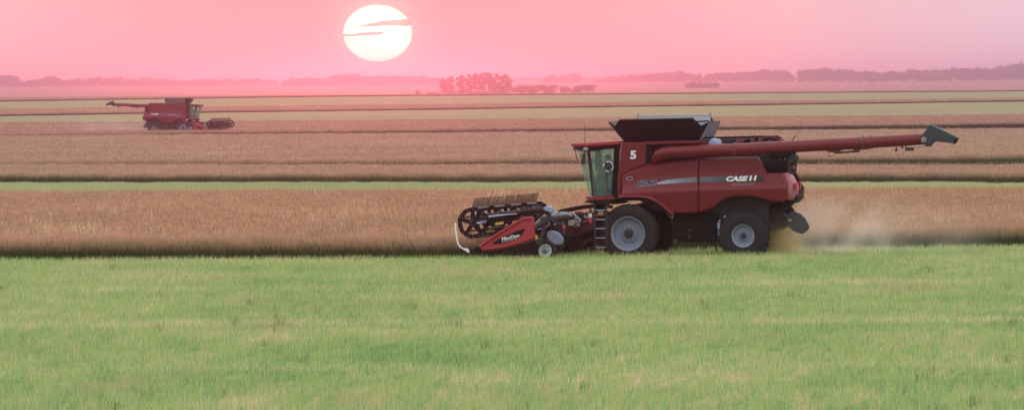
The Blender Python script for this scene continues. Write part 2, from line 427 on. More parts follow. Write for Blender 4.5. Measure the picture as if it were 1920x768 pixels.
# second stubble strip ------------------------------------------------------
X, Y = sample(e1, e2, 60000, 1.25)
tri = [blades(X, Y, RNG.uniform(.2, .42, len(X)), RNG.uniform(.04, .08, len(X)), .2, 1.2)]
V, Q, t, r = sheet(e1, e2, .28, 30, 120, .03, smax)
tag(assemble('stubble', tri, [], M_STUBF, (V, Q, t*.8, r)), 'thin light green stubble strip between the two nearest crop bands', 'stubble', kind='stuff')

def crop(e0, e1_, nface, ntop, depth, wf, wt, label, mat, h=.85, nd=60):
    tri = []
    X, Y = band(e0, depth, nface, 1.25, 1.3)
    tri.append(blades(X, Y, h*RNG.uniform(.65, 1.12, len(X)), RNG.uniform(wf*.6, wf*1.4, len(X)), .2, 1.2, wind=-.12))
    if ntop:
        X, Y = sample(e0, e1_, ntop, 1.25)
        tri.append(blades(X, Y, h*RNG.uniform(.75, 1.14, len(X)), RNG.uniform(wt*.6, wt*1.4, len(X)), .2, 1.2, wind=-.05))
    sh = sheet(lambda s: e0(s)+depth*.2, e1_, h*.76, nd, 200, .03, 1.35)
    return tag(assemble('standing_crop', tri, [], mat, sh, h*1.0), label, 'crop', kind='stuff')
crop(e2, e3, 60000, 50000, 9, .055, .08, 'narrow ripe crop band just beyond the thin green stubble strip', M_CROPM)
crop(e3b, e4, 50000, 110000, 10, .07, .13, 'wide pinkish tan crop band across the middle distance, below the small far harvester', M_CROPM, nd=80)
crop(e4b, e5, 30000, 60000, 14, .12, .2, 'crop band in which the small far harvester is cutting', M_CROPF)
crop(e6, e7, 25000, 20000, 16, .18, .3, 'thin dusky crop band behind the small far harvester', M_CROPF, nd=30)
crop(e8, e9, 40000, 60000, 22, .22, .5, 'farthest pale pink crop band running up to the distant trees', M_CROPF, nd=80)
for a, b, lab in ((e5, e6, 'pale green stubble band directly behind the small far harvester'), (e7, e8, 'farthest yellow green stubble band')):
    X, Y = sample(a, b, 25000, 1.25)
    tri = [blades(X, Y, RNG.uniform(.2, .42, len(X)), RNG.uniform(.12, .22, len(X)), .2, 1.2)]
    V, Q, t, r = sheet(a, b, .30, 30, 120, .02, smax)
    tag(assemble('stubble', tri, [], M_STUBD, (V, Q, t*.8, r)), lab, 'stubble', kind='stuff')
e_far = lambda s: np.full_like(np.asarray(s, float), 16500.)
V, Q, t, r = sheet(e9, e_far, .5, 60, 120, .02, smax)
tag(assemble('stubble', [], [], M_CROPF, (V, Q, t, r)), 'hazy fields beyond the last crop band, at the foot of the distant woods', 'field', kind='stuff')


# ------------------------------------------------------------------ harvester
HA = R(11)                                  # heading: left and a little away
CH, SH = math.cos(HA), math.sin(HA)
ex = Vector((CH, -SH, 0)); ey = Vector((SH, CH, 0))     # local x: towards the tail, local y: away from the camera
ORG = Vector((0, 250.0, 0))
def P(px, py, y):
    """local (x, z) of the point with lateral position y seen at photo pixel (px, py)"""
    d = ray(px, py)
    t = (y - (CAM-ORG).dot(ey)) / d.dot(ey)
    q = CAM + d*t - ORG
    return q.dot(ex), q.z
for _ in range(6):                          # put the front axle under the near front rim
    x, z = P(1177.7, 438, -1.95); ORG = ORG + ex*x
def P3(px, py, y):
    x, z = P(px, py, y); return Vector((x, y, z))
def pp(pts, y): return [P(a, b, y) for a, b in pts]
S_ = 55.3                                    # photo pixels per metre at the machine

root = empty('combine_harvester', ORG, -HA)
tag(root, 'large red combine harvester numbered 5 with black grain tank, cutting the nearest crop', 'combine harvester', 'combine harvesters at work')
def both(fn):
    """build a part on the near side and its mirror image on the far side"""
    a = fn(1); b = fn(-1); return a, b
def part(mb, name, mat, parent=None, label=None, **kw):
    o = mb.build(name, mat, parent or root, **kw)
    if label: o['label'] = label
    return o
def pieces(mb, name, mat, parent=None, **kw):
    cs = mb.cuts + [(len(mb.v), len(mb.f))]
    for (v0, f0), (v1, f1) in zip(cs[:-1], cs[1:]):
        if v1 > v0: part(MB().add(mb.v[v0:v1], [tuple(i-v0 for i in f) for f in mb.f[f0:f1]]), name, mat, parent, **kw)
def flip(mb):
    mb.v = [(x, -y, z) for x, y, z in mb.v]; mb.f = [f[::-1] for f in mb.f]; return mb

# side skins: profile across the machine as a function of photo row
def itp(x, pts): return float(np.interp(x, [p[0] for p in pts], [p[1] for p in pts]))
TOPL = [(1156,341),(1166,328),(1180,319),(1212,309),(1240,302.5),(1270,298.5),(1310,296),(1422,293.5),(1432,312),(1440,325),(1466,324),(1472,335),(1478,349)]
BOTL = [(1156,371),(1166,371),(1190,370),(1215,372.5),(1235,382.5),(1246,392),(1256,399),(1300,399),(1318,396),(1340,388),(1352,376),(1366,369),(1386,367.3),(1406,367.3),(1430,371.5),(1446,377),(1466,378),(1478,375)]
S1 = [(1156,353),(1232,346),(1310,342),(1478,340)]
S2 = [(1156,364),(1232,359),(1310,356),(1478,351)]
def yprof(px, py):
    t = itp(px, TOPL); a = itp(px, S1); b = itp(px, S2)
    if py < t+5: y = -1.50 - .10*max(0, (py-t))/5
    elif py < a: y = -1.60 - .03*(py-t-5)/max(1, a-t-5)
    elif py < b: y = -1.63 - .17*(py-a)/(b-a)
    else: y = -1.80 + .08*min(1, (py-b)/40)
    return y
def skin(x0, x1, n):
    mb = MB(); vs = []; fs = []; rows = 13
    for i in range(n+1):
        px = x0+(x1-x0)*i/n
        t = itp(px, TOPL); bt = itp(px, BOTL)
        ks = sorted([min(max(k, t), bt) for k in (t, t+2, t+5, (t+5+itp(px, S1))/2, itp(px, S1)-.3, itp(px, S1)+.8, (itp(px, S1)+itp(px, S2))/2, itp(px, S2)-.8, itp(px, S2)+.6, itp(px, S2)+6, bt-10, bt-3, bt)])
        for k in ks:
            y = yprof(px, k)
            x, z = P(px, k, y); vs.append((x, y, z))
    for i in range(n):
        for j in range(rows-1):
            fs.append((i*rows+j, i*rows+j+1, (i+1)*rows+j+1, (i+1)*rows+j))
    return mb.add(vs, fs)
for sgn in (1, -1):
    for x0, x1, n in ((1166.5, 1309.4, 48), (1310.8, 1477.5, 56)):
        m_ = skin(x0, x1, n)
        if sgn < 0: flip(m_)
        part(m_, 'side_panel', M_RED, smooth=True, solid=.03)
    # fender flare round the front wheel
    cen = [(1160,367),(1180,365.8),(1200,366),(1214,367.5),(1228,372.5),(1240,380),(1250,388.5),(1259,396),(1264,400)]
    mb = MB(); vs = []; fs = []
    for i, (a, b) in enumerate(cen):
        q0 = cen[max(0, i-1)]; q1 = cen[min(len(cen)-1, i+1)]
        nx, ny = -(q1[1]-q0[1]), (q1[0]-q0[0]); l = math.hypot(nx, ny); nx /= l; ny /= l
        for off, y in ((-5, -1.78), (-3.5, -1.86), (0, -1.97), (3.5, -1.99), (5.5, -1.93), (5.5, -1.4)):
            x, z = P(a+nx*off*.9, b+ny*off*.9, -1.9); vs.append((x, y, z))
    n = 6
    for i in range(len(cen)-1):
        for j in range(n-1): fs.append((i*n+j, i*n+j+1, (i+1)*n+j+1, (i+1)*n+j))
    mb.add(vs, fs)
    if sgn < 0: flip(mb)
    part(mb, 'fender', M_RED, smooth=True)
    # front corner panel that carries the fleet number
    mb = MB()
    poly = pp([(1164,268.5),(1166,266.3),(1211,266.3),(1211,309.5),(1180,320.5),(1167,329.5),(1166,371),(1157.5,371),(1156.5,345),(1160,310)], -1.56)
    mb.prism(poly, -1.56, -1.2)
    if sgn < 0: flip(mb)
    part(mb, 'front_panel', M_RED, bevel=.06, smooth=True)
    # arch liners and dark under-body
mb = MB(); mb.prism(pp([(1168,268),(1311,265),(1311,290),(1440,290),(1440,326),(1462,330),(1462,376),(1440,384),(1440,430),(1412,432),(1412,452),(1270,455),(1262,400),(1225,392),(1200,376),(1168,376)], -1.2), -1.18, 1.18)
part(mb, 'body_frame', M_DRK)
mb = MB(); mb.prism(pp([(1211,265.2),(1312,262.8),(1312,269.2),(1211,271.5)], -1.5), -1.52, -1.1)
part(mb, 'roof_rail', M_RED, bevel=.02)
mb = MB(); mb.prism(pp([(1208,270),(1216,270),(1222,300),(1212,309.5),(1208,309.5)], -1.5), -1.45, -1.1); part(mb, 'recess_wall', M_BLK)
# upper skin of the far side, a plain red wall
mb = MB(); mb.prism(pp([(1211,266.3),(1318,262),(1330,258),(1436,254.5),(1440,262),(1444,300),(1436,312),(1300,300),(1211,309.5)], -1.45), 1.30, 1.46)
part(mb, 'upper_side_panel', M_RED, bevel=.03)

# decals -----------------------------------------------------------------
def text2d(body, shear=0, off=0, space=1.0):
    c = bpy.data.curves.new('lettering', 'FONT'); c.body = body; c.size = 1; c.shear = shear; c.offset = off; c.space_character = space
    c.resolution_u = 3
    o = bpy.data.objects.new('lettering', c); C.objects.link(o)
    dg = bpy.context.evaluated_depsgraph_get(); me = bpy.data.meshes.new_from_object(o.evaluated_get(dg))
    vs = [(v.co.x, v.co.y) for v in me.vertices]; fs = [tuple(p.vertices) for p in me.polygons]
    bpy.data.objects.remove(o); bpy.data.curves.remove(c); bpy.data.meshes.remove(me)
    return vs, fs
def lettering(body, name, mat, x0, y0, x1, y1, hgt, parent=None, shear=0, off=0.01, surf=None, proud=.012, mirror=True, space=1.0, label=None):
    """letters from baseline start (x0,y0) to baseline end (x1,y1) in photo pixels, cap height hgt"""
    vs, fs = text2d(body, shear, off, space)
    a = min(v[0] for v in vs); b = max(v[0] for v in vs); caps = .73
    outs = []
    mb = MB(); q = []
    for tx, ty in vs:
        u = (tx-a)/(b-a); v = ty/caps*hgt
        px = x0+(x1-x0)*u; py = y0+(y1-y0)*u - v
        y = (surf(px, py) if surf else yprof(px, py)-.017)-proud
        x, z = P(px, py, y); q.append((x, y, z))
    mb.add(q, fs); o = part(mb, name, mat, parent, label=label)
    if mirror:                               # the same words, readable, on the other side
        xm = (max(v[0] for v in q)+min(v[0] for v in q))/2
        m2_ = MB().add([(2*xm-x, -y, z) for x, y, z in q], fs); part(m2_, name, mat, parent, label=label)
    return o
flat = lambda yy: (lambda px, py: yy)
n5 = lettering('5', 'fleet_number', M_WHT, 1181.5, 297.5, 1193, 297, 15.0, off=.035, surf=flat(-1.56), mirror=False)
# fading stripe
def stripe(sgn):
    mb = MB(); vs = []; fs = []; fade = []
    xs = list(np.linspace(1232, 1432, 41))
    for px in xs:
        top = itp(px, [(1232,342.2),(1250,337.2),(1310,331.5),(1420,328.5),(1432,334)])
        bot = itp(px, S1)-.6
        for k in range(4):
            py = top+(bot-top)*k/3; y = yprof(px, py)-.026
            x, z = P(px, py, y); vs.append((x, y, z)); fade.append((px-1232)/200)
    for i in range(len(xs)-1):
        if 1308 < xs[i]+2 < 1312: continue
        for j in range(3): fs.append((i*4+j, i*4+j+1, (i+1)*4+j+1, (i+1)*4+j))
    m = bpy.data.meshes.new('stripe_decal')
    m.from_pydata([(x, y*sgn, z) for x, y, z in vs], [], fs); at = m.attributes.new('fade', 'FLOAT', 'POINT'); at.data.foreach_set('value', fade)
    m.materials.append(M_STRIPE); o = bpy.data.objects.new('stripe_decal', m); C.objects.link(o); o.parent = root
stripe(1); stripe(-1)
# model number: pale outline under black figures
lettering('8240', 'model_number', M_LGT, 1194.3, 349.2, 1231.8, 346.2, 9.3, shear=.3, off=.055, proud=.016)
lettering('8240', 'model_number', M_BLK, 1195.5, 348.5, 1230.8, 345.6, 8.4, shear=.3, off=.005, proud=.022)
lettering('CASE', 'maker_lettering', M_WHT, 1361.5, 339.2, 1403, 338.6, 8.7, shear=.25, off=.05, proud=.02)
# the two white bars with the red dotted stroke between them
def quadmark(name, mat, pts, proud, mirror=True):
    q = []
    for px, py in pts:
        y = yprof(px, py)-.017-proud; x, z = P(px, py, y); q.append((x, y, z))
    part(MB().add(q, [tuple(range(len(q)))]), name, mat)
    if mirror: part(MB().add([(x, -y, z) for x, y, z in q], [tuple(range(len(q)))]), name, mat)
quadmark('maker_mark', M_WHT, [(1404.6,338.6),(1408.2,338.6),(1410,329.2),(1406.2,329.2)], .02)
quadmark('maker_mark', M_WHT, [(1412.8,338.4),(1416.6,338.4),(1419.2,329),(1415.4,329)], .02)
quadmark('maker_mark', M_LAMP, [(1408.6,336),(1412.6,336),(1415,332.5),(1410.2,332.5)], .021)
quadmark('maker_mark', M_LAMP, [(1411.4,328.6),(1413.6,328.6),(1414,325.6),(1411.8,325.6)], .021)
lettering('AXIAL-FLOW', 'series_lettering', M_GRY, 1370, 347.8, 1415.5, 346.6, 4.3, shear=.3, off=.0, proud=.02)
# small oval badge
mb = MB(); c0 = P3(1181, 334.5, -1.60)
ring = []
for k in range(24):
    q = 2*PI*k/24; ring.append((c0.x+.105*math.cos(q), -1.655, c0.z+.055*math.sin(q)))
mb.tube(ring+[ring[0]], .012, 6, cap=False); part(mb, 'oval_badge', M_LGT)

# rear ---------------------------------------------------------------------
def rearpanel():
    mb = MB(); plan = [(-1.62,0,1),(-1.45,.07,1),(-1.15,.115,1),(-.5,.11,.98),(0,.06,.96),(.6,-.03,.95),(1.15,-.16,.95),(1.45,-.28,.95),(1.60,-.45,.95)]
    side = [(1466.5,324.5,0),(1472,335,.03),(1477.5,349,.05),(1477.5,356,.06),(1477.5,364,.04),(1477,375,0)]
    vs = []; fs = []; n = len(side)
    xr, _ = P(1478, 350, -1.62)
    for iq, (y, dx, k) in enumerate(plan):
        for i, (px, py, b) in enumerate(side):
            x, z = P(px, py, -1.62); bx = max(0, b)
            vs.append((x+dx+bx*1.2*(iq > 0)-.03*(iq > 0), yprof(1477, py)-.01 if iq == 0 else y, z))
    for i in range(len(plan)-1):
        for j in range(n-1): fs.append((i*n+j, i*n+j+1, (i+1)*n+j+1, (i+1)*n+j))
    return mb.add(vs, fs)
part(rearpanel(), 'rear_panel', M_PINK, smooth=True, solid=.03)
for y in (-1.22, 1.0):
    x, z = P(1491 if y < 0 else 1496, 347, -1.2)
    part(MB().box((x-.02-(.3 if y > 0 else 0), y-.10, z-.16), (x+.07-(.3 if y > 0 else 0), y+.10, z+.08)), 'tail_light', M_LAMP, bevel=.02)
mb = MB(); mb.prism(pp([(1428,300),(1440,285),(1476,286),(1478,300),(1476,326),(1440,326)], -.9), -.9, 1.1)
part(mb, 'radiator_housing', M_BLK)
mb = MB(); a = P3(1432, 311.5, -1.15); b = P3(1477, 311, -1.15)
mb.tube([a, a+Vector((.04,0,0)), b-Vector((.05,0,0)), b], [.15,.20,.20,.14], 20); part(mb, 'exhaust_drum', M_BLK, smooth=True)
mb = MB()
for px in (1463.5, 1472): mb.tube([P3(px, 283, -1.3), P3(px, 300, -1.3)], .025, 8)
pieces(mb, 'drum_bracket', M_GRY)
mb = MB()
mb.tube([P3(1478,291,-.9), P3(1488,291,-.9), P3(1496.5,293,-.9), P3(1496.5,298,-.9), P3(1483,313,-.9)], .028, 8)
mb.tube([P3(1479,296,-.9), P3(1491,296,-.9), P3(1491,300,-.9), P3(1481,310,-.9)], .022, 8)
mb.tube([P3(1481,326,-.9), P3(1488,318,-.9), P3(1484,311,-.9)], .03, 8)
pieces(mb, 'rear_handrail', M_DRK)
part(MB().ball(P3(1487, 314, -.95), .06, sc=(1.3,1,1)), 'marker_light', M_LAMP)
mb = MB(); mb.prism(pp([(1430,378),(1466,379),(1494,366),(1495,371),(1488,380),(1478,382),(1470,392),(1458,392),(1440,388)], -.8), -.8, .6)
mb.tube([P3(1468,380,-1.0), P3(1470,398,-1.0)], .05, 8); mb.tube([P3(1482,376,-.9), P3(1476,402,-.9)], .05, 8)
part(mb, 'rear_bracket', M_BLK)
mb = MB(); mb.prism(pp([(1438,390),(1470,388),(1480,398),(1476,420),(1464,430),(1440,428)], -.7), -.7, .9); part(mb, 'straw_chopper', M_DRK, bevel=.03)
mb = MB(); mb.prism(pp([(1471,394),(1484,388),(1487,393),(1486,398),(1476,404)], -.9), -.9, -.6); part(mb, 'hitch', M_BLK, bevel=.02)
for y0 in (-.95,):
    sh_ = pp([(1474,420),(1473,405),(1480,398),(1490,396.5),(1500,399.5),(1509,408),(1514,416),(1518,424.5),(1515.5,431),(1505,438.6),(1497,436.5),(1486,431.5)], -.9)
    part(MB().prism(sh_, y0, y0+.10), 'spreader_shield', M_SPRD, bevel=.03)
mb = MB(); mb.tube([P3(1470,400,-.7), P3(1490,420,-.9)], .04, 8); mb.tube([P3(1478,412,-1.0),P3(1484,414,-1.0)], .05, 8); pieces(mb, 'spreader_arm', M_GRY)

# grain tank ----------------------------------------------------------------
def pl(px, py, y): return P3(px, py, y)
NB = [pl(1171,264.5,-1.3), pl(1312,262.5,-1.3)]
FB = [Vector((NB[0].x, 1.3, NB[0].z)), Vector((NB[1].x, 1.3, NB[1].z))]
NT = [pl(1161,225,-1.85), pl(1300,222,-1.85)]
FT = [pl(1196,219.2,1.85), pl(1332,216.6,1.85)]
LT = [pl(1142,229.5,-1.15), None]; LT[1] = Vector((LT[0].x, 1.15, LT[0].z))
RT = [pl(1329,229,-1.15), None]; RT[1] = Vector((RT[0].x, 1.15, RT[0].z))
def sheetp(name, vs, mat, th=.04):
    return part(MB().add(vs, [tuple(range(len(vs)))]), name, mat, solid=th)
part(MB().add([NB[0]-Vector((0,0,.45)), NB[1]-Vector((0,0,.45)), FB[1]-Vector((0,0,.45)), FB[0]-Vector((0,0,.45)), NB[0], NB[1], FB[1], FB[0]],
     [(0,1,5,4),(1,2,6,5),(2,3,7,6),(3,0,4,7),(3,2,1,0)]), 'grain_tank', M_BLK, solid=.04)
sheetp('tank_flap', [NB[0], NB[1], NT[1], NT[0]], M_BLK, .05)
sheetp('tank_flap', [FB[1], FB[0], FT[0], FT[1]], M_GRY, .05)
sheetp('tank_flap', [FB[0], NB[0], LT[0], LT[1]], M_DRK, .05)
sheetp('tank_flap', [NB[1], FB[1], RT[1], RT[0]], M_GRY, .05)
for tri_ in ([NB[0], NT[0], LT[0]], [NB[1], RT[0], NT[1]], [FB[0], LT[1], FT[0]], [FB[1], FT[1], RT[1]]):
    mid = (tri_[1]+tri_[2])/2 - Vector((0,0,.12)); mid = mid*.9 + tri_[0]*.1
    sheetp('corner_web', [tri_[0], tri_[1], mid, tri_[2]], M_BLK, .02)
mb = MB()
for a, b in ((NT[0], NT[1]), (FT[0], FT[1]), (LT[0], LT[1]), (RT[0], RT[1])): mb.tube([a, b], .028, 8)
pieces(mb, 'tank_rim', M_DRK)
mb = MB(); mb.tube([FT[0]+Vector((0,0,.02)), FT[0]-Vector((0,0,-.1))], .03, 6); mb.tube([FT[1]-Vector((0,0,.02)), FT[1]+Vector((0,0,.10))], .03, 6)
mb.tube([FT[0], FT[1]], .04, 8); pieces(mb, 'rim_rail', M_GRY)
mb = MB(); arc = [FB[1].lerp(FT[1], .35)+Vector((-.9,0,-.1)), FB[1].lerp(FT[1], .62)+Vector((-.75,0,0)), FB[1].lerp(FT[1], .75)+Vector((-.5,-.05,0)), FB[1].lerp(FT[1], .78)+Vector((-.08,-.05,0)), FB[1].lerp(FT[1], .6)+Vector((0,-.05,0))]
mb.tube(arc, .02, 6); part(mb, 'tank_cable', M_BLK)

# engine deck ---------------------------------------------------------------
mb = MB(); mb.prism(pp([(1314,262),(1432,259),(1432,292),(1314,292)], -.6), -.55, 1.2); part(mb, 'engine_cover', M_DRK)
mb = MB(); c0 = P(1339, 270.5, -1.0); mb.lathe([(0,-1.16),(.14,-1.15),(.20,-1.08),(.22,-.9),(.22,-.6),(0,-.6)], c0, 24); part(mb, 'air_intake', M_LGT, smooth=True)
mb = MB(); mb.box((P(1380,262,-1)[0], -1.0, P(1380,264,-1)[1]-.2), (P(1392,262,-1)[0], -.5, P(1380,259,-1)[1])); part(mb, 'filter_box', M_REDD, bevel=.02)
mb = MB()
for pts in ([(1316,262),(1320,258.5),(1380,257.5),(1432,256)], [(1400,264),(1412,259),(1424,261),(1440,263)], [(1392,266),(1420,262),(1448,259.5),(1456,263)]):
    mb.tube([P3(a, b, -.9) for a, b in pts], .035, 8)
pieces(mb, 'hose', M_BLK, smooth=True)
mb = MB(); mb.tube([P3(1447,264,-.7), P3(1448,258.5,-.7), P3(1463,257.3,-.7), P3(1470,264,-.7)], .022, 8)
mb.tube([P3(1486,263,-.7), P3(1492,253.5,-.7)], .02, 6); pieces(mb, 'deck_handrail', M_DRK)
mb = MB()
for px, w_, z0 in ((1318, 5, 259), (1326, 4, 263), (1412, 9, 258.5), (1426, 7, 257.5)):
    a = P3(px, z0, -.95); mb.box((a.x-w_/S_/2, -1.1, a.z-.35), (a.x+w_/S_/2, -.8, a.z))
pieces(mb, 'deck_fitting', M_REDD, bevel=.01)

# unloading auger -------------------------------------------------------------
AY = -1.76
AX = lambda px: itp(px, [(1250,285.6),(1400,279.5),(1540,271.7),(1620,267.6),(1735,260.4)])
mb = MB(); pts = [P3(1231,304,AY+.30), P3(1232,297,AY+.15), P3(1236,290.5,AY+.04), P3(1244,286.8,AY)] + [P3(px, AX(px), AY) for px in (1256,1300,1400,1540,1620,1735)]
mb.tube(pts, [.17,.19,.20,.205,.205,.205,.205,.202,.20,.19], 28); ob = part(mb, 'auger_tube', M_RED, smooth=True)
def ringat(mb, px, r, w_):
    a = P3(px-w_/2, AX(px-w_/2), AY); b = P3(px+w_/2, AX(px+w_/2), AY); mb.tube([a, b], r, 28)
mb = MB(); ringat(mb, 1377.5, .225, 2.2); ringat(mb, 1421, .218, 1.5); ringat(mb, 1430, .218, 1.5); pieces(mb, 'auger_flange', M_RED, bevel=.005, smooth=True)
mb = MB(); ringat(mb, 1619.5, .232, 2.0); ringat(mb, 1632.5, .228, 2.0); pieces(mb, 'auger_flange', M_REDD, bevel=.005, smooth=True)
mb = MB()
for px in (1376, 1379.5, 1618, 1634):
    for k in range(10):
        q = 2*PI*k/10; a = P3(px, AX(px), AY); mb.ball((a.x, a.y-.228*math.cos(q), a.z+.228*math.sin(q)), .016, 6, 4)
pieces(mb, 'flange_bolt', M_GRY)
# braces, hoses and lamp under the tube
mb = MB()
bars = [([(1540,278),(1554,283),(1566,285),(1576,281),(1586,275)], .035), ([(1553,282),(1576,280.5)], .03), ([(1600,281),(1612,279.3),(1628,278.6)], .028)]
for pts, r in bars: mb.tube([P3(a, b, AY-.05) for a, b in pts], r, 8)
pieces(mb, 'auger_brace', M_RED)
mb = MB(); mb.tube([P3(1566,286.5,AY-.05), P3(1590,285,AY-.05), P3(1612,283,AY-.05)], .032, 8)
mb.tube([P3(1553,283,AY-.05), P3(1554.5,292,AY-.05), P3(1558,293.4,AY-.05)], .012, 6)
mb.tube([P3(1558,293.4,AY-.05), P3(1564,290,AY-.05), P3(1566,286,AY-.05)], .008, 5)
mb.tube([P3(1625,275,AY-.05), P3(1629,279.5,AY-.05)], .025, 6)
pieces(mb, 'auger_hose', M_DRK)
mb = MB(); mb.tube([P3(1680.5,272.5,AY), P3(1680.5,278.5,AY)], .014, 6); mb.ball(P3(1680.5,281.3,AY), .055, sc=(.8,.8,1.1))
part(mb, 'hanging_lamp', M_DRK)
mb = MB(); mb.tube([P3(1687,272,AY), P3(1694,277.5,AY)], .03, 6); mb.tube([P3(1697,271.5,AY), P3(1699,277,AY)], .02, 6)
a = P3(1698,276.5,AY); b = P3(1713,282.5,AY); mb.box((a.x, AY-.12, b.z), (b.x, AY+.12, a.z)); part(mb, 'work_lamp', M_DRK, bevel=.01)
mb = MB(); mb.tube([P3(1705,278,AY-.02), P3(1730,275,AY-.02), P3(1743,274,AY-.02)], .012, 5); part(mb, 'spout_cable', M_GRY)
sp_ = pp([(1725.5,256.8),(1731,250),(1743.6,233.6),(1748,235),(1770,245.5),(1794.6,257.8),(1795.2,260.5),(1788.5,268.8),(1770,266.8),(1753,265.2),(1748,268),(1743,274.8),(1738,274.5),(1728,268.5)], AY-.22)
part(MB().prism(sp_, AY-.23, AY+.23), 'auger_spout', M_SPRD, bevel=.045, smooth=True)
mb = MB(); mb.prism(pp([(1788.5,268.5),(1794.5,258),(1797,259.5),(1790,270)], AY), AY-.26, AY+.26); part(mb, 'spout_lip', M_BLK)
mb = MB(); c0 = P(1732.5, 262, AY-.2); mb.lathe([(0,AY-.30),(.09,AY-.29),(.10,AY-.22),(.10,AY-.2)], c0, 16); part(mb, 'spout_pivot', M_GRY)
mb = MB(); mb.tube([P3(1490,284,AY+.1), P3(1478,292,AY+.3), P3(1460,294,AY+.4)], .05, 8); a = P3(1476,286,-1.5); mb.box((a.x-.35,-1.9,a.z-.12),(a.x+.2,-1.0,a.z+.1))
part(mb, 'auger_rest', M_BLK, bevel=.02)

# cab ----------------------------------------------------------------------
cab = empty('cab', (0,0,0), 0, root)
def plan(y): return math.sqrt(max(0, 1-(y/1.25)**2))
mb = MB(); vs = []; fs = []
NY = 13
xa_t, za_t = P(1103, 281, -1.0); xa_b, za_b = P(1112.5, 368, -1.0)
xf_t = P(1081, 279, -.35)[0]; xf_b = P(1103.5, 367, -.35)[0]
for i in range(NY):
    y = -1.0+2.0*i/(NY-1); k = 1-(abs(y)/1.0)**2.4
    for t in np.linspace(0, 1, 6):
        z = za_t+(za_b-za_t)*t; x0 = xa_t+(xa_b-xa_t)*t; xf = xf_t+(xf_b-xf_t)*t
        vs.append((x0+(xf-x0)*k*1.04, y, z))
for i in range(NY-1):
    for j in range(5): fs.append((i*6+j, i*6+j+1, (i+1)*6+j+1, (i+1)*6+j))
part(mb.add(vs, fs), 'windscreen', M_GLASS, cab, smooth=True, solid=.01)
for y in (-1.0, 1.0):
    part(MB().add([(*(P(a, b, -1.0)),) for a, b in ()], []) if 0 else MB().add([(P(a,b,-1.0)[0], y, P(a,b,-1.0)[1]) for a, b in ((1105,281),(1152,276),(1148,367),(1114,367))], [(0,1,2,3)]), 'side_window', M_GLASS, cab, solid=.01)
    mb = MB()
    mb.tube([Vector((*[P(1103.5,279,-1.0)[0]], y*1.01, P(1103.5,279,-1.0)[1])), Vector((P(1113,369,-1.0)[0], y*1.01, P(1113,369,-1.0)[1]))], .045, 8)
    part(mb, 'pillar', M_BLK, cab)
    q = [(1152.5,273),(1162,273),(1160,310),(1157,345),(1158,370),(1147,370)]
    part(MB().prism([P(a,b,-1.0) for a, b in q], y-.06, y+.06), 'pillar', M_BLK, cab)
mb = MB(); mb.prism(pp([(1069.5,270.5),(1074,268.6),(1110,267.3),(1140,265.5),(1166,264.2),(1166,271),(1130,273.5),(1100,275.2),(1073,275)], -1.15), -1.2, 1.2)
part(mb, 'roof', M_REDB, cab, bevel=.04, smooth=True)
mb = MB(); mb.prism(pp([(1075,275.2),(1100,275.6),(1160,271.5),(1160,276.5),(1110,281.5),(1104,284),(1079,279.5)], -1.05), -1.08, 1.08); part(mb, 'roof_lining', M_BLK, cab)
mb = MB()
for px, py, y in ((1079,277.5,-1.1),(1086,278.5,-1.1),(1090,277,-.2),(1094,277,.5)):
    a = P3(px, py, y); mb.box((a.x-.06, y-.1, a.z-.07), (a.x+.06, y+.1, a.z+.06))
pieces(mb, 'work_light', M_DRK, cab, bevel=.01)
part(MB().ball(P3(1098, 280.5, -1.2), .095, sc=(1.1,.8,.9)), 'work_light', M_GRY, cab, smooth=True)
mb = MB(); mb.tube([P3(1097,281,-1.25), P3(1095,289,-1.3)], .015, 6)
a = P3(1093.8, 298, -1.3)
mb.add(*(lambda m: (m.v, m.f))(MB().prism(pp([(1091.8,288),(1097.6,288),(1096,308),(1090.5,309),(1089.5,306)], -1.3), -1.34, -1.22))); part(mb, 'mirror', M_DRK, cab, bevel=.02)
mb = MB(); mb.tube([P3(1078,281,-.9), P3(1083,301,-.9)], .014, 6); part(mb, 'mirror_arm', M_BLK, cab)
mb = MB(); mb.prism(pp([(1098,369.5),(1101,368),(1153,368),(1153,374),(1104,375),(1099,373)], -1.05), -1.1, 1.1); part(mb, 'cab_sill', M_REDB, cab, bevel=.02)
mb = MB(); mb.prism(pp([(1104,375),(1153,374),(1160,380),(1150,383),(1105,381)], -1.0), -1.0, 1.0); part(mb, 'cab_base', M_BLK, cab)
mb = MB(); mb.prism(pp([(1116,352),(1128,356),(1151,356),(1156,330),(1160,330),(1158,368),(1112,368)], -.9), -.93, .93); part(mb, 'cab_floor', M_BLK, cab)
# seat, console, wheel
mb = MB(); a = P3(1139, 345, 0)
mb.box((a.x-.30,-.27,a.z-.08),(a.x+.22,.27,a.z+.06)); mb.box((a.x+.16,-.26,a.z),(a.x+.32,.26,a.z+.72)); mb.box((a.x-.2,-.2,a.z-.45),(a.x+.2,.2,a.z-.08))
part(mb, 'seat', M_SEAT, cab, bevel=.05)
mb = MB(); a = P3(1116, 345, 0); mb.tube([a+Vector((0,0,-.45)), a+Vector((.03,0,.05)), a+Vector((.12,0,.32))], .05, 8)
part(mb, 'steering_column', M_DRK, cab)
mb = MB(); c_ = a+Vector((.14,0,.34)); ring = []
for k in range(25):
    q = 2*PI*k/24; ring.append(c_+Vector((.10*math.cos(q), .21*math.sin(q), .17*math.cos(q))))
mb.tube(ring, .018, 6, cap=False); part(mb, 'steering_wheel', M_BLK, cab)
mb = MB(); a = P3(1128, 320, -.55); mb.box((a.x-.12,-.62,a.z-.12),(a.x+.10,-.56,a.z+.1)); mb.box((a.x-.1,-.60,a.z-.6),(a.x+.35,-.36,a.z-.35)); pieces(mb, 'monitor', M_SEAT, cab, bevel=.02)
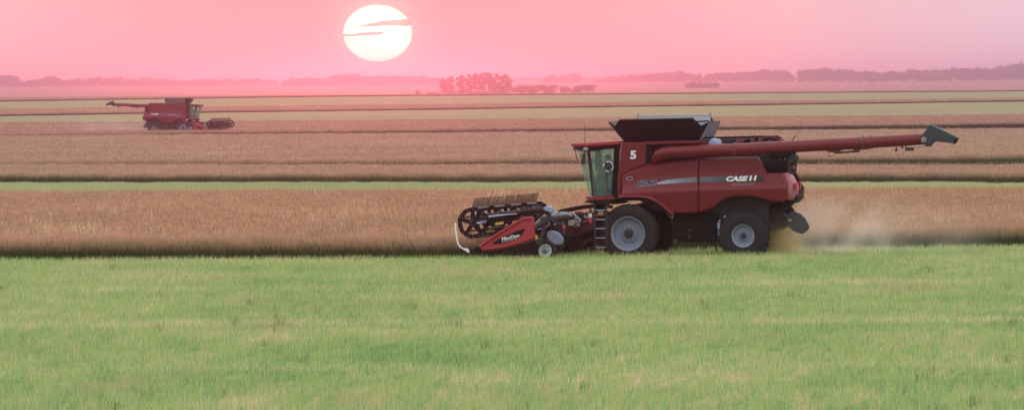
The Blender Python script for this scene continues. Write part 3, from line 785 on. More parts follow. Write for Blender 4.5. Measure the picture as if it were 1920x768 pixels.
mb = MB(); a = P3(1122,300,.9); mb.box((a.x-.10,.86,a.z-.35),(a.x+.12,.9,a.z+.3)); part(mb, 'sun_blind', M_SEAT, cab)
# round mirror on its post, in front of the side window
mb = MB(); c_ = P3(1141, 312, -1.55); mb.lathe([(0,-1.53),(.15,-1.54),(.16,-1.57),(0,-1.58)], (c_.x, c_.z), 24); part(mb, 'round_mirror', M_DRK, cab, smooth=True)
mb = MB()
for q0, q1 in ((-.9, .1), (.25, 1.9), (2.5, 3.1), (4.0, 4.9)):
    mb.tube([(c_.x+.165*math.cos(q0+(q1-q0)*k/8), -1.6, c_.z+.165*math.sin(q0+(q1-q0)*k/8)) for k in range(9)], .013, 6)
part(mb, 'mirror_rim', M_WHT, cab)
mb = MB(); mb.tube([P3(1138,320,-1.57), P3(1137.5,345,-1.6), P3(1137,380,-1.9)], .022, 8); mb.tube([P3(1150,366,-1.4), P3(1137,352,-1.6)], .015, 6)
pieces(mb, 'handrail', M_DRK, cab)
mb = MB(); mb.tube([P3(1097,268,-1.0), P3(1096.5,232,-1.0)], [.012,.006], 5); part(mb, 'antenna', M_DRK, cab)

# ladder -------------------------------------------------------------------
lad = empty('ladder', (0,0,0), 0, root); LY = -2.05
mb = MB()
mb.tube([P3(1108,300,-1.35), P3(1112,345,-1.6), P3(1114.5,372,LY), P3(1115.5,402,LY), P3(1116.5,468,LY)], .03, 8)
mb.tube([P3(1136.3,370,LY), P3(1136.6,402,LY), P3(1137,468,LY)], .038, 8)
part(mb, 'ladder_rail', M_DRK, lad)
for i, py in enumerate((393.6, 411, 428, 445.6, 463)):
    a = P3(1115.5, py, LY); b = P3(1136.5, py, LY)
    part(MB().box((a.x, LY-.02, a.z-.02), (b.x, LY+.16, a.z+.012)), 'rung', M_LGT, lad, bevel=.006)
mb = MB(); mb.prism(pp([(1115,375),(1137,375),(1137,401),(1132,401),(1132,395.5),(1121,395.5),(1121,401),(1115,401)], LY+.2), LY+.2, LY+.26)
mb.prism(pp([(1115.4,405),(1137,405),(1137,452),(1115.6,452)], LY+.2), LY+.2, LY+.26); part(mb, 'ladder_back', M_BLK, lad)
part(MB().box((P(1120,398,LY)[0],LY+.1,P(1120,402.5,LY)[1]),(P(1130,398,LY)[0],LY+.12,P(1130,397,LY)[1])), 'ladder_plate', M_YEL, lad)
mb = MB(); mb.prism(pp([(1098,376),(1150,374),(1150,379),(1137,383),(1115,383),(1112,379.5),(1098,380.5)], LY), LY-.05, -1.0); part(mb, 'platform', M_BLK, lad)
mb = MB()
part(MB().tube([P3(1107,391,-2.1), P3(1107,400,-2.1)], .05, 8), 'reflector_post', M_REDD, lad)
part(MB().tube([P3(1107,400,-2.1), P3(1107,407,-2.1)], .055, 8), 'reflector', M_WRIM, lad)
part(MB().tube([P3(1107,407,-2.1), P3(1107,418,-2.1)], .055, 8), 'reflector', M_LAMP, lad)

# underbody ------------------------------------------------------------------
mb = MB(); mb.prism(pp([(1262,397),(1347,397),(1347,452),(1310,453),(1262,448)], -1.3), -1.42, -.6); part(mb, 'fuel_tank', M_BLK, bevel=.03)
mb = MB(); a = P3(1293,440,-1.42)
for py in (430.5, 441.5, 446.5): mb.ball(P3(1293, py, -1.43), .018, 8, 5)
pieces(mb, 'tank_bolt', M_LGT)
mb = MB(); xr_, zr_ = P(1393.2, 441.8, -1.86)
mb.tube([(0,-1.5,.95),(0,1.5,.95)], .2, 16); mb.box((-.35,-.6,.7),(.5,.6,1.5)); part(mb, 'front_axle', M_DRK)
mb = MB(); mb.tube([(xr_,-1.5,zr_),(xr_,1.5,zr_)], .12, 12); mb.box((xr_-.25,-.8,zr_-.12),(xr_+.2,.8,zr_+.4)); part(mb, 'rear_axle', M_DRK)
mb = MB(); mb.tube([P3(1349,412,-1.6), P3(1348.5,416,-1.6)], .03, 6); mb.tube([P3(1347.5,417,-1.6), P3(1348,430,-1.6)], [.055,.04], 8); mb.tube([P3(1348,430,-1.6), P3(1347.5,447,-1.6)], .022, 6); mb.ball(P3(1359,406,-1.6), .04)
pieces(mb, 'grease_canister', M_LGT)
mb = MB(); mb.tube([P3(1340,452,-1.3), P3(1342,462,-1.3), P3(1344,470,-1.3)], .02, 6); mb.tube([P3(1330,452,-1.2),P3(1336,458,-1.2),P3(1342,460,-1.2)],.02,6); pieces(mb, 'drain_hose', M_BLK)

# wheels ---------------------------------------------------------------------
def wheel(cx, cz, yf, ro, ri, wd_, dish, lugs, sgn, hubcol):
    """yf: outer face; sgn -1 near side, +1 far side"""
    w_ = empty('wheel', (cx, 0, cz), 0, root)
    f = lambda prof: [(r, sgn*(abs(yf)-d)) for r, d in prof]
    t = MB().lathe(f([(ri-.02,.06),(ri+.02,.025),(ri+.08,.0),(ri+.5*(ro-ri),-.03),(ro-.10,.0),(ro-.05,.03),(ro-.035,.09),(ro-.03,wd_/2),(ro-.035,wd_-.09),(ro-.05,wd_-.03),(ro-.10,wd_),(ri+.06,wd_),(ri-.02,wd_-.05)]), (0,0), 72)
    for k in range(lugs):
        for side in (0, 1):
            q = 2*PI*(k+.5*side)/lugs; sw = .16*(2*PI*ro/lugs)/.28
            pts = []
            d0, d1 = (.0, wd_*.56) if side == 0 else (wd_, wd_*.44)
            lw = .022/ro*1.2
            vs = []
            for (d, qq, rr0, rr1) in ((d0, q, ro-.10, ro-.012), (d0+(d1-d0)*.25, q+.05, ro-.05, ro), (d1, q+.17*(1.0/ro), ro-.05, ro)):
                for s2 in (-1, 1):
                    for r in (rr0, rr1):
                        vs.append((r*math.cos(qq+s2*lw), sgn*(abs(yf)-d), r*math.sin(qq+s2*lw)))
            fs = []
            for i in range(2):
                o = i*4; p2 = o+4
                fs += [(o+1,o+3,p2+3,p2+1),(o,o+1,p2+1,p2),(o+3,o+2,p2+2,p2+3)]
            fs += [(0,2,3,1),(8,9,11,10)]
            t.add(vs, fs)
    t.build('tyre', M_RUB, w_, smooth=True)
    MB().lathe(f([(ri+.015,.02),(ri+.02,-.005),(ri,.0),(ri-.03,.02),(ri-.05,.06),(ri-.06,dish*.6),(ri*.80,dish),(ri*.55,dish*1.05),(ri*.52,dish*.8),(ri*.34,dish*.72),(ri*.32,dish*.9),(ri*.0,dish*.9)]), (0,0), 64).build('rim', M_RIM, w_, smooth=True)
    h = MB().lathe(f([(ri*.25,dish*.9),(ri*.25,dish*.45),(ri*.20,dish*.35),(0,dish*.35)]), (0,0), 24)
    for k in range(10):
        q = 2*PI*k/10; y = sgn*(abs(yf)-dish*.72)
        h.tube([(ri*.43*math.cos(q), y+sgn*.0, ri*.43*math.sin(q)), (ri*.43*math.cos(q), y+sgn*.05, ri*.43*math.sin(q))], ri*.035, 6)
    h.build('hub', hubcol, w_, smooth=True)
    return w_
_, zf = P(1177.7, 437.8, -2.0)
zf = max(zf, .9)
for sgn in (-1, 1): wheel(0.0, zf, sgn*1.98, 1.0, .565, .62, .22, 22, sgn, M_DRK)
xr_, zr_ = P(1393.2, 441.8, -1.86)
for sgn in (-1, 1): wheel(xr_, zr_, sgn*1.86, .86, .372, .55, .12, 20, sgn, M_DRK)

# feeder house ------------------------------------------------------------------
mb = MB(); mb.prism(pp([(1060,428),(1073,420),(1108,408.5),(1140,396),(1175,392),(1175,420),(1140,440),(1112,455),(1075,470),(1056,470)], -.75), -.75, .75)
part(mb, 'feeder_house', M_REDD, bevel=.02)
mb = MB(); mb.prism(pp([(1058,446),(1112,430),(1150,414),(1152,424),(1112,452),(1100,462),(1060,474)], -.8), -.84, .84); part(mb, 'feeder_frame', M_BLK, bevel=.02)
mb = MB(); mb.tube([P3(1092,458,-.9), P3(1112,447,-.9), P3(1140,428,-.9)], .055, 8); part(mb, 'lift_cylinder', M_DRK)
mb = MB(); mb.prism(pp([(1078,419),(1104,410.6),(1108,409.5),(1108,413),(1085,421)], -.8), -.82, -.76); part(mb, 'feeder_edge', M_PINK)

# header ----------------------------------------------------------------------
hd = empty('header', (0,0,0), 0, root)
HW = 6.0
for sgn in (-1, 1):
    shp = pp([(896.4,460.5),(904,454.5),(940,432),(976.7,408.8),(984.5,406),(1000,405.2),(1003.2,448),(976.7,457.6),(949.4,465.6),(925,470),(903,471.2)], -HW)
    mb = MB().prism(shp, -HW-.02, -HW+.22)
    if sgn > 0: flip(mb)
    part(mb, 'end_shield', M_REDB, hd, bevel=.07, smooth=True)
    lip = pp([(903,458.5),(940,434.6),(977.5,411.5),(985,408.8),(998.5,408.4)], -HW)
    mb = MB().tube([(x, -HW-.035, z) for x, z in lip], .05, 10)
    low = pp([(906,467.5),(949,461.5),(977,453.3),(1000.5,444.8)], -HW)
    mb.tube([(x, -HW-.03, z) for x, z in low], .03, 10)
    if sgn > 0: flip(mb)
    part(mb, 'shield_ridge', M_REDB, hd, smooth=True)
    dec = pp([(923.5,456),(932,450),(942,444.5),(962,436),(982.5,428),(984,430),(981,436.5),(974.8,443.8),(966,448.5),(957,451.8),(942,455.5),(928,457.3)], -HW)
    mb = MB().prism(dec, -HW-.034, -HW-.024)
    if sgn > 0: flip(mb)
    part(mb, 'shield_decal', M_BLK, hd)
    mb = MB().prism(pp([(880,472.5),(897,461),(905,471.5),(950,466.5),(990,455),(1004,450),(1006,476),(950,480),(900,480)], -HW+.1), -HW+.04, -HW+.18)
    if sgn > 0: flip(mb)
    part(mb, 'divider_nose', M_BLK, hd)
    mb = MB().tube([P3(a, b, -HW-.05) for a, b in ((854.2,420),(853.9,428),(856,442),(858.5,455.5),(862.5,462.3),(871.3,467.4),(879.5,471.6))], .027, 8)
    mb.ball(P3(853.6,420,-HW-.05), .035); mb.prism(pp([(870,465.5),(877,464.8),(881,472.8),(878,473.5)], -HW), -HW-.06, -HW)
    if sgn > 0: flip(mb)
    part(mb, 'divider_rod', M_WHT, hd, smooth=True)
lettering('MacDon', 'maker_lettering', M_WHT, 940.6, 451.2, 973.8, 443.4, 6.6, parent=hd, shear=.12, off=.018, surf=flat(-HW-.034), proud=.008, mirror=False)
lettering('Performance', 'slogan_lettering', M_WHT, 941.5, 453.9, 969.3, 447.2, 1.7, parent=hd, off=.01, surf=flat(-HW-.034), proud=.008, mirror=False)
# back frame, deck, cutter bar
mb = MB(); a = P3(1018, 412, -HW); b = P3(1003, 452, -HW)
mb.tube([(a.x,-HW+.1,a.z),(a.x,HW-.1,a.z)], .11, 12); mb.tube([(b.x+.1,-HW+.1,b.z),(b.x+.1,HW-.1,b.z)], .12, 12)
for y in np.linspace(-HW+.3, HW-.3, 9): mb.tube([(a.x,y,a.z),(b.x+.25,y,(a.z+b.z)/2),(b.x+.1,y,b.z)], .06, 6)
pieces(mb, 'back_frame', M_DRK, hd)
xk = P(905, 472, -HW)[0]
mb = MB().add([(xk,-HW+.1,.14),(b.x+.1,-HW+.1,.62),(b.x+.1,HW-.1,.62),(xk,HW-.1,.14)], [(0,1,2,3)]); part(mb, 'draper_deck', M_BLK, hd, solid=.05)
mb = MB().box((xk-.06,-HW+.1,.10),(xk+.04,HW-.1,.15))
for y in np.arange(-HW+.15, HW, .076): mb.add([(xk-.05,y-.012,.12),(xk-.05,y+.012,.12),(xk-.17,y,.12),(xk-.05,y,.145)], [(0,1,2),(0,2,3),(1,3,2)])
part(mb, 'cutter_bar', M_DRK, hd)
mb = MB().prism(pp([(1003,428),(1018,418),(1034,412),(1046,420),(1050,440),(1052,468),(1030,472),(1004,470)], -5.0), -5.2, -4.3); part(mb, 'drive_housing', M_BLK, hd, bevel=.05)
# clutter of hydraulic blocks and hoses between the header and the feeder
M_VALVE = paint('valve_metal', (.36,.34,.37), .5, dust=.3); rg = random.Random(5); mb = MB(); mh = MB()
for i in range(26):
    px = rg.uniform(1040, 1082); py = rg.uniform(399, 420)+max(0, (px-1070)*.1); y = rg.uniform(-1.6, .2); a = P3(px, py, y)
    s1, s2, s3 = (rg.uniform(.04, .13) for _ in range(3)); mb.box((a.x-s1, y-s2, a.z-s3), (a.x+s1, y+s2, a.z+s3))
for i in range(16):
    x0 = rg.uniform(1034, 1090); pts = []
    yy = rg.uniform(-1.7, -.2)
    for k in range(5): pts.append(P3(x0+rg.uniform(-4, 4)+k*rg.uniform(2, 6), rg.uniform(399, 424), yy))
    mh.tube(pts, rg.uniform(.014, .03), 6)
pieces(mb, 'valve_block', M_VALVE, hd, bevel=.01); pieces(mh, 'hydraulic_hose', M_BLK, hd, smooth=True)
mb = MB()
for p_ in ([(1076,401),(1090,413)], [(1026,402),(1036,404),(1044,398.5)], [(1008,430),(1020,428),(1030,420),(1026,410)], [(1040,420),(1045,432)], [(1095,404),(1100,409)]):
    mb.tube([P3(a, b, -1.9 if a > 1040 else -5.3) for a, b in p_], .028, 7)
pieces(mb, 'steel_pipe', M_LGT, hd, smooth=True)
mb = MB(); rg2 = random.Random(9)
for i in range(10):
    px = 1082+i*3; a = P3(px, 404+rg2.uniform(-2,2), 0.4); mb.box((a.x-.1,.2,a.z-.2),(a.x+.1,.7,a.z+.05+rg2.uniform(0,.08)))
pieces(mb, 'feeder_top_fitting', M_REDD, hd, bevel=.02)
part(MB().box((P(1101,402,-1)[0],-1.0,P(1101,409,-1)[1]),(P(1104,402,-1)[0],-.9,P(1101,402,-1)[1])), 'warning_sticker', M_YEL, hd)
M_GUARD = paint('grey_guard', (.15,.165,.26), .5, dust=.12)
# gauge wheel and its shield
for sgn in (-1, 1):
    cx, cz = P(1021.8, 469.8, -5.55); y0 = 5.55
    f = lambda prof: [(r, sgn*(y0-d)) for r, d in prof]
    gw = MB().lathe(f([(.21,.04),(.24,.01),(.32,.0),(.385,.05),(.40,.14),(.385,.24),(.32,.28),(.21,.25)]), (cx, cz), 40); gw.build('gauge_tyre', M_RUB, hd, smooth=True)
    MB().lathe(f([(.222,.02),(.218,-.01),(.185,.0),(.165,.10),(.11,.11),(.10,.05),(.06,.04),(.055,.01),(0,.01)]), (cx, cz), 32).build('gauge_rim', M_WRIM, hd, smooth=True)
    MB().lathe(f([(.085,.06),(.08,-.0),(.05,-.03),(0,-.03)]), (cx, cz), 16).build('gauge_hub', M_BLUE, hd)
    cx, cz = P(1040.5, 445.5, -5.5); q = R(-33)
    pts = [(cx+.315*math.cos(t)*math.cos(q)-.205*math.sin(t)*math.sin(q), cz+.315*math.cos(t)*math.sin(q)+.205*math.sin(t)*math.cos(q)) for t in [2*PI*k/28 for k in range(28)]]
    mb = MB().prism(pts, -5.56, -5.36)
    if sgn > 0: flip(mb)
    part(mb, 'belt_guard', M_GUARD, hd, bevel=.05, smooth=True)
mb = MB().prism(pp([(1002.8,440),(1006.5,440),(1008,448),(1003.2,449)], -HW), -HW+.05, -HW+.1); part(mb, 'side_reflector', M_YEL, hd)
# reel
cxr, czr = P(887.2, 417.5, -5.75); RR = .50
ys = (-5.75, -2.9, 0.0, 2.9, 5.75)
for i, y in enumerate(ys):
    mb = MB(); vs = []; fs = []
    n = 60; HS = 5
    rim_o = []; 
    for k in range(n):
        t = 2*PI*k/n
        r6 = .5*(RR+.03)+.5*(RR+.05)*(math.cos(PI/8)/math.cos(((t+.2) % (PI/4))-PI/8))*.99
        rim_o.append(r6)
    for k in range(n):
        t = 2*PI*k/n
        for r, yy in ((rim_o[k], y-.035), (rim_o[k]-.14, y-.035), (rim_o[k]-.14, y+.035), (rim_o[k], y+.035)):
            vs.append((cxr+r*math.cos(t), yy, czr+r*math.sin(t)))
    for k in range(n):
        k2 = (k+1)%n
        for j in range(4): fs.append((k*4+j, k*4+(j+1)%4, k2*4+(j+1)%4, k2*4+j))
    mb.add(vs, fs)
    mb.lathe([(.0,y-.05),(.13,y-.05),(.14,y),(.13,y+.05),(0,y+.05)], (cxr, czr), 24)
    for k in range(HS):
        t = 2*PI*k/HS+.35; t2 = t
        c1, s1 = math.cos(t), math.sin(t)
        for wv0, wv1 in ((.075, .055),):
            px_, pz_ = -s1, c1
            q = [(cxr+.10*c1+px_*.075, czr+.10*s1+pz_*.075), (cxr+.10*c1-px_*.075, czr+.10*s1-pz_*.075), (cxr+.42*c1-px_*.06, czr+.42*s1-pz_*.06), (cxr+.42*c1+px_*.06, czr+.42*s1+pz_*.06)]
            mb.prism(q, y-.03, y+.03)
    part(mb, 'reel_wheel', M_BLK, hd)
    mb = MB()
    for k in range(16):
        t = 2*PI*k/16; mb.ball((cxr+(RR-.03)*math.cos(t), y-.05, czr+(RR-.03)*math.sin(t)), .013, 6, 4)
    for k in range(8):
        t = 2*PI*k/8; mb.ball((cxr+.10*math.cos(t), y-.055, czr+.10*math.sin(t)), .012, 6, 4)
    part(mb, 'wheel_bolts', M_LGT, hd)
mb = MB().tube([(cxr,-5.75,czr),(cxr,5.75,czr)], .075, 16); part(mb, 'reel_tube', M_DRK, hd, smooth=True)
rg = random.Random(3)
for k in range(6):
    t = PI/2+.12+2*PI*k/6
    bx, bz = cxr+(RR-.02)*math.cos(t), czr+(RR-.02)*math.sin(t)
    part(MB().tube([(bx,-5.7,bz),(bx,5.7,bz)], .03, 8), 'tine_bar', M_GRY if k == 0 else M_DRK, hd, smooth=True)
    mb = MB()
    fx, fz = {0: (.10, .34)}.get(k, (-.05*math.cos(t)+.08, -.22))
    wt_ = .016 if k == 0 else .008
    for y in np.arange(-5.65, 5.7, .05 if k == 0 else .16):
        j = rg.uniform(-.04, .04)
        mb.add([(bx-wt_,y-.006,bz),(bx+wt_,y-.006,bz),(bx+wt_*.6+fx+j,y,bz+fz),(bx-wt_*.6+fx+j,y+rg.uniform(-.02,.02),bz+fz*rg.uniform(.9,1.08))], [(0,1,2,3)])
    mb.box((bx-wt_,-5.7,bz-.012),(bx+wt_,5.7,bz+.012))
    part(mb, 'tines', M_TINE if k == 0 else M_BLK, hd)
mb = MB()
for y in (-5.95, 5.95):
    s = 1 if y < 0 else 1
    mb.tube([Vector((P(px_, py_, -5.95)[0], y, P(px_, py_, -5.95)[1])) for px_, py_ in ((889,417),(930,407.5),(968,400),(1012,395),(1030,400))], [.06,.075,.075,.07,.06], 8)
pieces(mb, 'reel_arm', M_BLK, hd, smooth=True)
mb = MB().tube([P3(1000,382.5,5.7), P3(1010,386,5.0), P3(1024,398,1.0), P3(1030,402,-5.5)], .06, 8); mb.tube([P3(1003,386,4), P3(1022,398,-3)], .05, 8); pieces(mb, 'reel_lift_arm', M_BLK, hd, smooth=True)
part(MB().tube([P3(916,405.8,-6.05), P3(942,402.8,-6.05)], .034, 8).tube([P3(942,402.8,-6.05), P3(969,400.4,-6.05)], .022, 8), 'reel_cylinder', M_LGT, hd, smooth=True)
mb = MB().prism(pp([(893,417.5),(903,413),(912,412.5),(912,417),(904,419.5),(894,420)], -6.05), -6.1, -6.0); part(mb, 'reel_bracket', M_BLUE, hd, bevel=.01)
part(MB().box((P(895,414.5,-6.1)[0],-6.12,P(895,418,-6.1)[1]),(P(902,414,-6.1)[0],-6.1,P(902,416.6,-6.1)[1])), 'reel_cap', M_WHT, hd)
part(MB().prism(pp([(929,417.5),(944.2,414.8),(944.2,419.6),(929,421.6)], -6.08), -6.12, -6.08), 'warning_sticker', M_YEL, hd)
part(MB().prism(pp([(903,414.5),(970,402.5),(972,408),(940,424),(905,423)], -5.9), -5.95, -5.88), 'arm_plate', M_BLK, hd, bevel=.01)
part(MB().tube([P3(1002.5,423,-5.5), P3(1024,404.5,-5.5)], .075, 12).tube([P3(1020,406,-5.5), P3(1030,398,-5.5)], .06, 10), 'tilt_cylinder', M_GRY, hd, smooth=True)
part(MB().lathe([(0,-5.0),(.13,-4.98),(.15,-4.9),(.15,-4.7),(0,-4.7)], P(1027.5,393.5,-4.9), 20), 'drive_cover', M_LGT, hd, smooth=True)
rg = random.Random(8); mh = MB()
for i in range(12):
    yy = rg.uniform(-5.6, -2.0); pts = []
    x0 = rg.uniform(960, 1000)
    for k in range(5): pts.append(P3(x0+k*9, rg.uniform(388, 404), yy))
    mh.tube(pts, rg.uniform(.012, .028), 6)
pieces(mh, 'reel_hose', M_DRK, hd, smooth=True)

# driver --------------------------------------------------------------------
def driver(loc, rz, label):
    me = bpy.data.meshes.new('person')
    J = {'hip':(0,0,.12,.15),'waist':(.03,0,.32,.14),'chest':(.05,0,.52,.16),'neck':(.03,0,.70,.06),'head0':(.02,0,.77,.075),'head1':(.0,0,.86,.10),'head2':(.0,0,.94,.085),
         'shl':(.04,-.19,.60,.075),'ell':(-.10,-.26,.38,.05),'hal':(-.34,-.14,.44,.038),'shr':(.04,.19,.60,.075),'elr':(-.10,.26,.38,.05),'har':(-.34,.14,.44,.038),
         'knl':(-.42,-.13,.16,.075),'ftl':(-.46,-.13,-.28,.05),'tol':(-.62,-.13,-.32,.04),'knr':(-.42,.13,.16,.075),'ftr':(-.46,.13,-.28,.05),'tor':(-.62,.13,-.32,.04)}
    ks = list(J); E = [('hip','waist'),('waist','chest'),('chest','neck'),('neck','head0'),('head0','head1'),('head1','head2'),('chest','shl'),('shl','ell'),('ell','hal'),('chest','shr'),('shr','elr'),('elr','har'),
         ('hip','knl'),('knl','ftl'),('ftl','tol'),('hip','knr'),('knr','ftr'),('ftr','tor')]
    me.from_pydata([J[k][:3] for k in ks], [(ks.index(a), ks.index(b)) for a, b in E], [])
    o = bpy.data.objects.new('person', me); C.objects.link(o); o.location = loc; o.rotation_euler = (0,0,rz)
    sk = o.modifiers.new('skin', 'SKIN'); ss = o.modifiers.new('sub', 'SUBSURF'); ss.levels = 1; ss.render_levels = 1
    me.skin_vertices.new() if not me.skin_vertices else None
    for i, k in enumerate(ks):
        me.skin_vertices[0].data[i].radius = (J[k][3], J[k][3])
    me.skin_vertices[0].data[0].use_root = True
    me.materials.append(M_SHIRT)
    tag(o, label, 'person')
    MB().ball((0,0,.90), .105, sc=(1.05,.9,1.05)).build('face', M_SKIN, o, smooth=True)
    MB().ball((.01,0,.955), .115, sc=(1,.95,.75)).box((-.22,-.07,.94),(-.05,.07,.955)).build('cap', M_CAP, o, smooth=True)
    return o
a = P3(1140, 345, 0)
driver(ORG+ex*a.x+Vector((0,0,a.z-.02)), -HA, 'driver in dark shirt and cap seated in the cab of the large harvester')

# the second machine, far off, heading the other way --------------------------------
def copy_tree(o, parent=None):
    c = o.copy(); C.objects.link(c); c.parent = parent
    for ch in list(o.children): copy_tree(ch, c)
    return c
skip = n5.name
far = root.copy(); C.objects.link(far)
for ch in list(root.children):
    if ch.name != skip: copy_tree(ch, far)
for o in [q for h_ in far.children if h_.name.startswith('header') for q in h_.children if q.name.startswith('divider_rod')]: bpy.data.objects.remove(o)
far['label'] = 'small distant red combine harvester facing right, its auger pointing left'
FD = 957.0
q = ray(349.5, 240); fx = q.x/q.y*FD
far.rotation_euler = (0, 0, -HA+PI); far.location = (fx, FD, float(zter(FD)))
mk = MB(); xm = P(1186, 290, -1.56)[0]
mk.add([(xm-.16,1.578,2.55),(xm-.10,1.578,2.55),(xm,1.578,2.98),(xm+.10,1.578,2.55),(xm+.16,1.578,2.55),(xm+.04,1.578,3.1),(xm-.04,1.578,3.1)], [(0,1,2,6),(2,3,4,5),(2,5,6)])
# mark sits on the far side of the tank wall, which the copy turns to the camera
o = mk.build('side_mark', M_LGT, far)

# dust and chaff ---------------------------------------------------------------
def dustmat(name, col, dens, sc, x0, x1, ztop, fall, aniso=.3):
    """uneven dust: noise that thins towards the tail end and upwards"""
    m, N, L = newmat(name); N.remove(N['Principled BSDF']); pv = N.new('ShaderNodeVolumePrincipled')
    pv.inputs['Color'].default_value = (*col, 1); pv.inputs['Anisotropy'].default_value = aniso
    tc = N.new('ShaderNodeTexCoord'); nz = N.new('ShaderNodeTexNoise'); nz.inputs['Scale'].default_value = sc; nz.inputs['Detail'].default_value = 4
    L.new(tc.outputs['Object'], nz.inputs['Vector'])
    n1 = N.new('ShaderNodeMapRange'); n1.inputs[1].default_value = .36; n1.inputs[2].default_value = .72; L.new(nz.outputs['Fac'], n1.inputs[0])
    sp = N.new('ShaderNodeSeparateXYZ'); L.new(tc.outputs['Generated'], sp.inputs[0])
    cr = N.new('ShaderNodeValToRGB'); e = cr.color_ramp.elements; e[0].position = 0; e[0].color = (0,0,0,1); e[1].position = 1; e[1].color = (0,0,0,1)
    for p_, v_ in fall: x = e.new(p_); x.color = (v_,v_,v_,1)
    L.new(sp.outputs['X'], cr.inputs[0])
    zr = N.new('ShaderNodeMapRange'); zr.inputs[1].default_value = 0.05; zr.inputs[2].default_value = ztop; zr.inputs[3].default_value = 1; zr.inputs[4].default_value = 0; zr.interpolation_type = 'SMOOTHSTEP'
    L.new(sp.outputs['Z'], zr.inputs[0])
    yr = N.new('ShaderNodeMath'); yr.operation = 'PINGPONG'; yr.inputs[1].default_value = .5; L.new(sp.outputs['Y'], yr.inputs[0])
    a_ = N.new('ShaderNodeMath'); a_.operation = 'MULTIPLY'; b_ = N.new('ShaderNodeMath'); b_.operation = 'MULTIPLY'; c_ = N.new('ShaderNodeMath'); c_.operation = 'MULTIPLY'; d_ = N.new('ShaderNodeMath'); d_.operation = 'MULTIPLY'
    L.new(n1.outputs[0], a_.inputs[0]); L.new(cr.outputs[0], a_.inputs[1]); L.new(a_.outputs[0], b_.inputs[0]); L.new(zr.outputs[0], b_.inputs[1])
    L.new(b_.outputs[0], c_.inputs[0]); L.new(yr.outputs[0], c_.inputs[1]); L.new(c_.outputs[0], d_.inputs[0]); d_.inputs[1].default_value = dens
    L.new(d_.outputs[0], pv.inputs['Density']); L.new(pv.outputs[0], N['Material Output'].inputs['Volume'])
    return m
def dustbox(name, mat, a, b, label, org=ORG, rz=-HA):
    o = MB().box(a, b).build(name, mat); o.location = org; o.rotation_euler = (0,0,rz)
    return tag(o, label, 'dust', kind='stuff')
x0 = P(1440, 440, 0)[0]; x1 = P(1760, 440, 0)[0]
dustbox('dust_cloud', dustmat('pale_dust', (.98,.84,.72), 3.4, .8, x0, x1, 1.0, [(.02,.4),(.10,.9),(.22,.9),(.40,.5),(.65,.12)]), (x0, -1.6, .05), (x1+2.5, 2.6, 2.5), 'pale dust drifting behind the large harvester')
x0 = P(1434, 440, 0)[0]; x1 = P(1520, 440, 0)[0]
dustbox('chaff_cloud', dustmat('yellow_chaff', (1.0,.86,.38), 12.0, 2.2, x0, x1, 1.0, [(.1,.5),(.32,1),(.55,.55),(.8,.12)]), (x0, -1.2, .1), (x1, 1.0, 1.75), 'dense yellow chaff blowing out behind the rear wheel of the large harvester')
q = ray(285, 240); fx2 = q.x/q.y*FD
dustbox('dust_cloud', dustmat('far_pale_dust', (.92,.78,.80), .4, .4, 0, 1, 1.0, [(.08,.9),(.35,.8),(.7,.3)]), (0, -3, .05), (17, 3, 3.0), 'faint dust trailing left behind the small far harvester', org=(fx2, FD, float(zter(FD))), rz=-HA+PI)
# bits of straw in the chaff
mb = MB(); rg = random.Random(21); xc = P(1465, 440, 0)[0]
for i in range(2200):
    t = abs(rg.gauss(0, 1)); x = xc + rg.gauss(0, .28)+t*.25; z = .35+abs(rg.gauss(.35, .4))*(1/(1+.25*t)); y = rg.uniform(-.9, .8)
    l = rg.uniform(.02, .06); d = Vector((rg.uniform(-1,1), rg.uniform(-1,1), rg.uniform(-1,1))).normalized()*l
    mb.add([(x,y,z),(x+d.x,y+d.y,z+d.z),(x+d.x,y+d.y,z+d.z+.012),(x,y,z+.012)], [(0,1,2,3)])
o = mb.build('flying_straw', paint('straw', (.70,.55,.20), .8, dust=.1)); o.location = ORG; o.rotation_euler = (0,0,-HA); tag(o, 'loose yellow straw bits flying out behind the rear wheel of the large harvester', 'straw', kind='stuff')

# ------------------------------------------------------------------ trees
def leafmat(name, col, col2):
    m, N, L = newmat(name); out = N['Material Output']; N.remove(N['Principled BSDF'])
    rn = N.new('ShaderNodeAttribute'); rn.attribute_name = 'rnd'
    mx = N.new('ShaderNodeMix'); mx.data_type = 'RGBA'; mx.inputs[6].default_value = (*col, 1); mx.inputs[7].default_value = (*col2, 1)
    L.new(rn.outputs['Fac'], mx.inputs[0])
    df = N.new('ShaderNodeBsdfDiffuse'); tl = N.new('ShaderNodeBsdfTranslucent'); ms = N.new('ShaderNodeMixShader'); ms.inputs[0].default_value = .25
    L.new(mx.outputs[2], df.inputs[0]); L.new(mx.outputs[2], tl.inputs[0]); L.new(df.outputs[0], ms.inputs[1]); L.new(tl.outputs[0], ms.inputs[2])
    L.new(ms.outputs[0], out.inputs['Surface'])
    return m
M_LEAF = leafmat('tree_leaves', (.035,.05,.02), (.09,.09,.04))
M_LEAF2 = leafmat('willow_leaves', (.06,.08,.04), (.12,.13,.06))
M_BARK = paint('bark', (.09,.075,.06), .9, dust=.3)

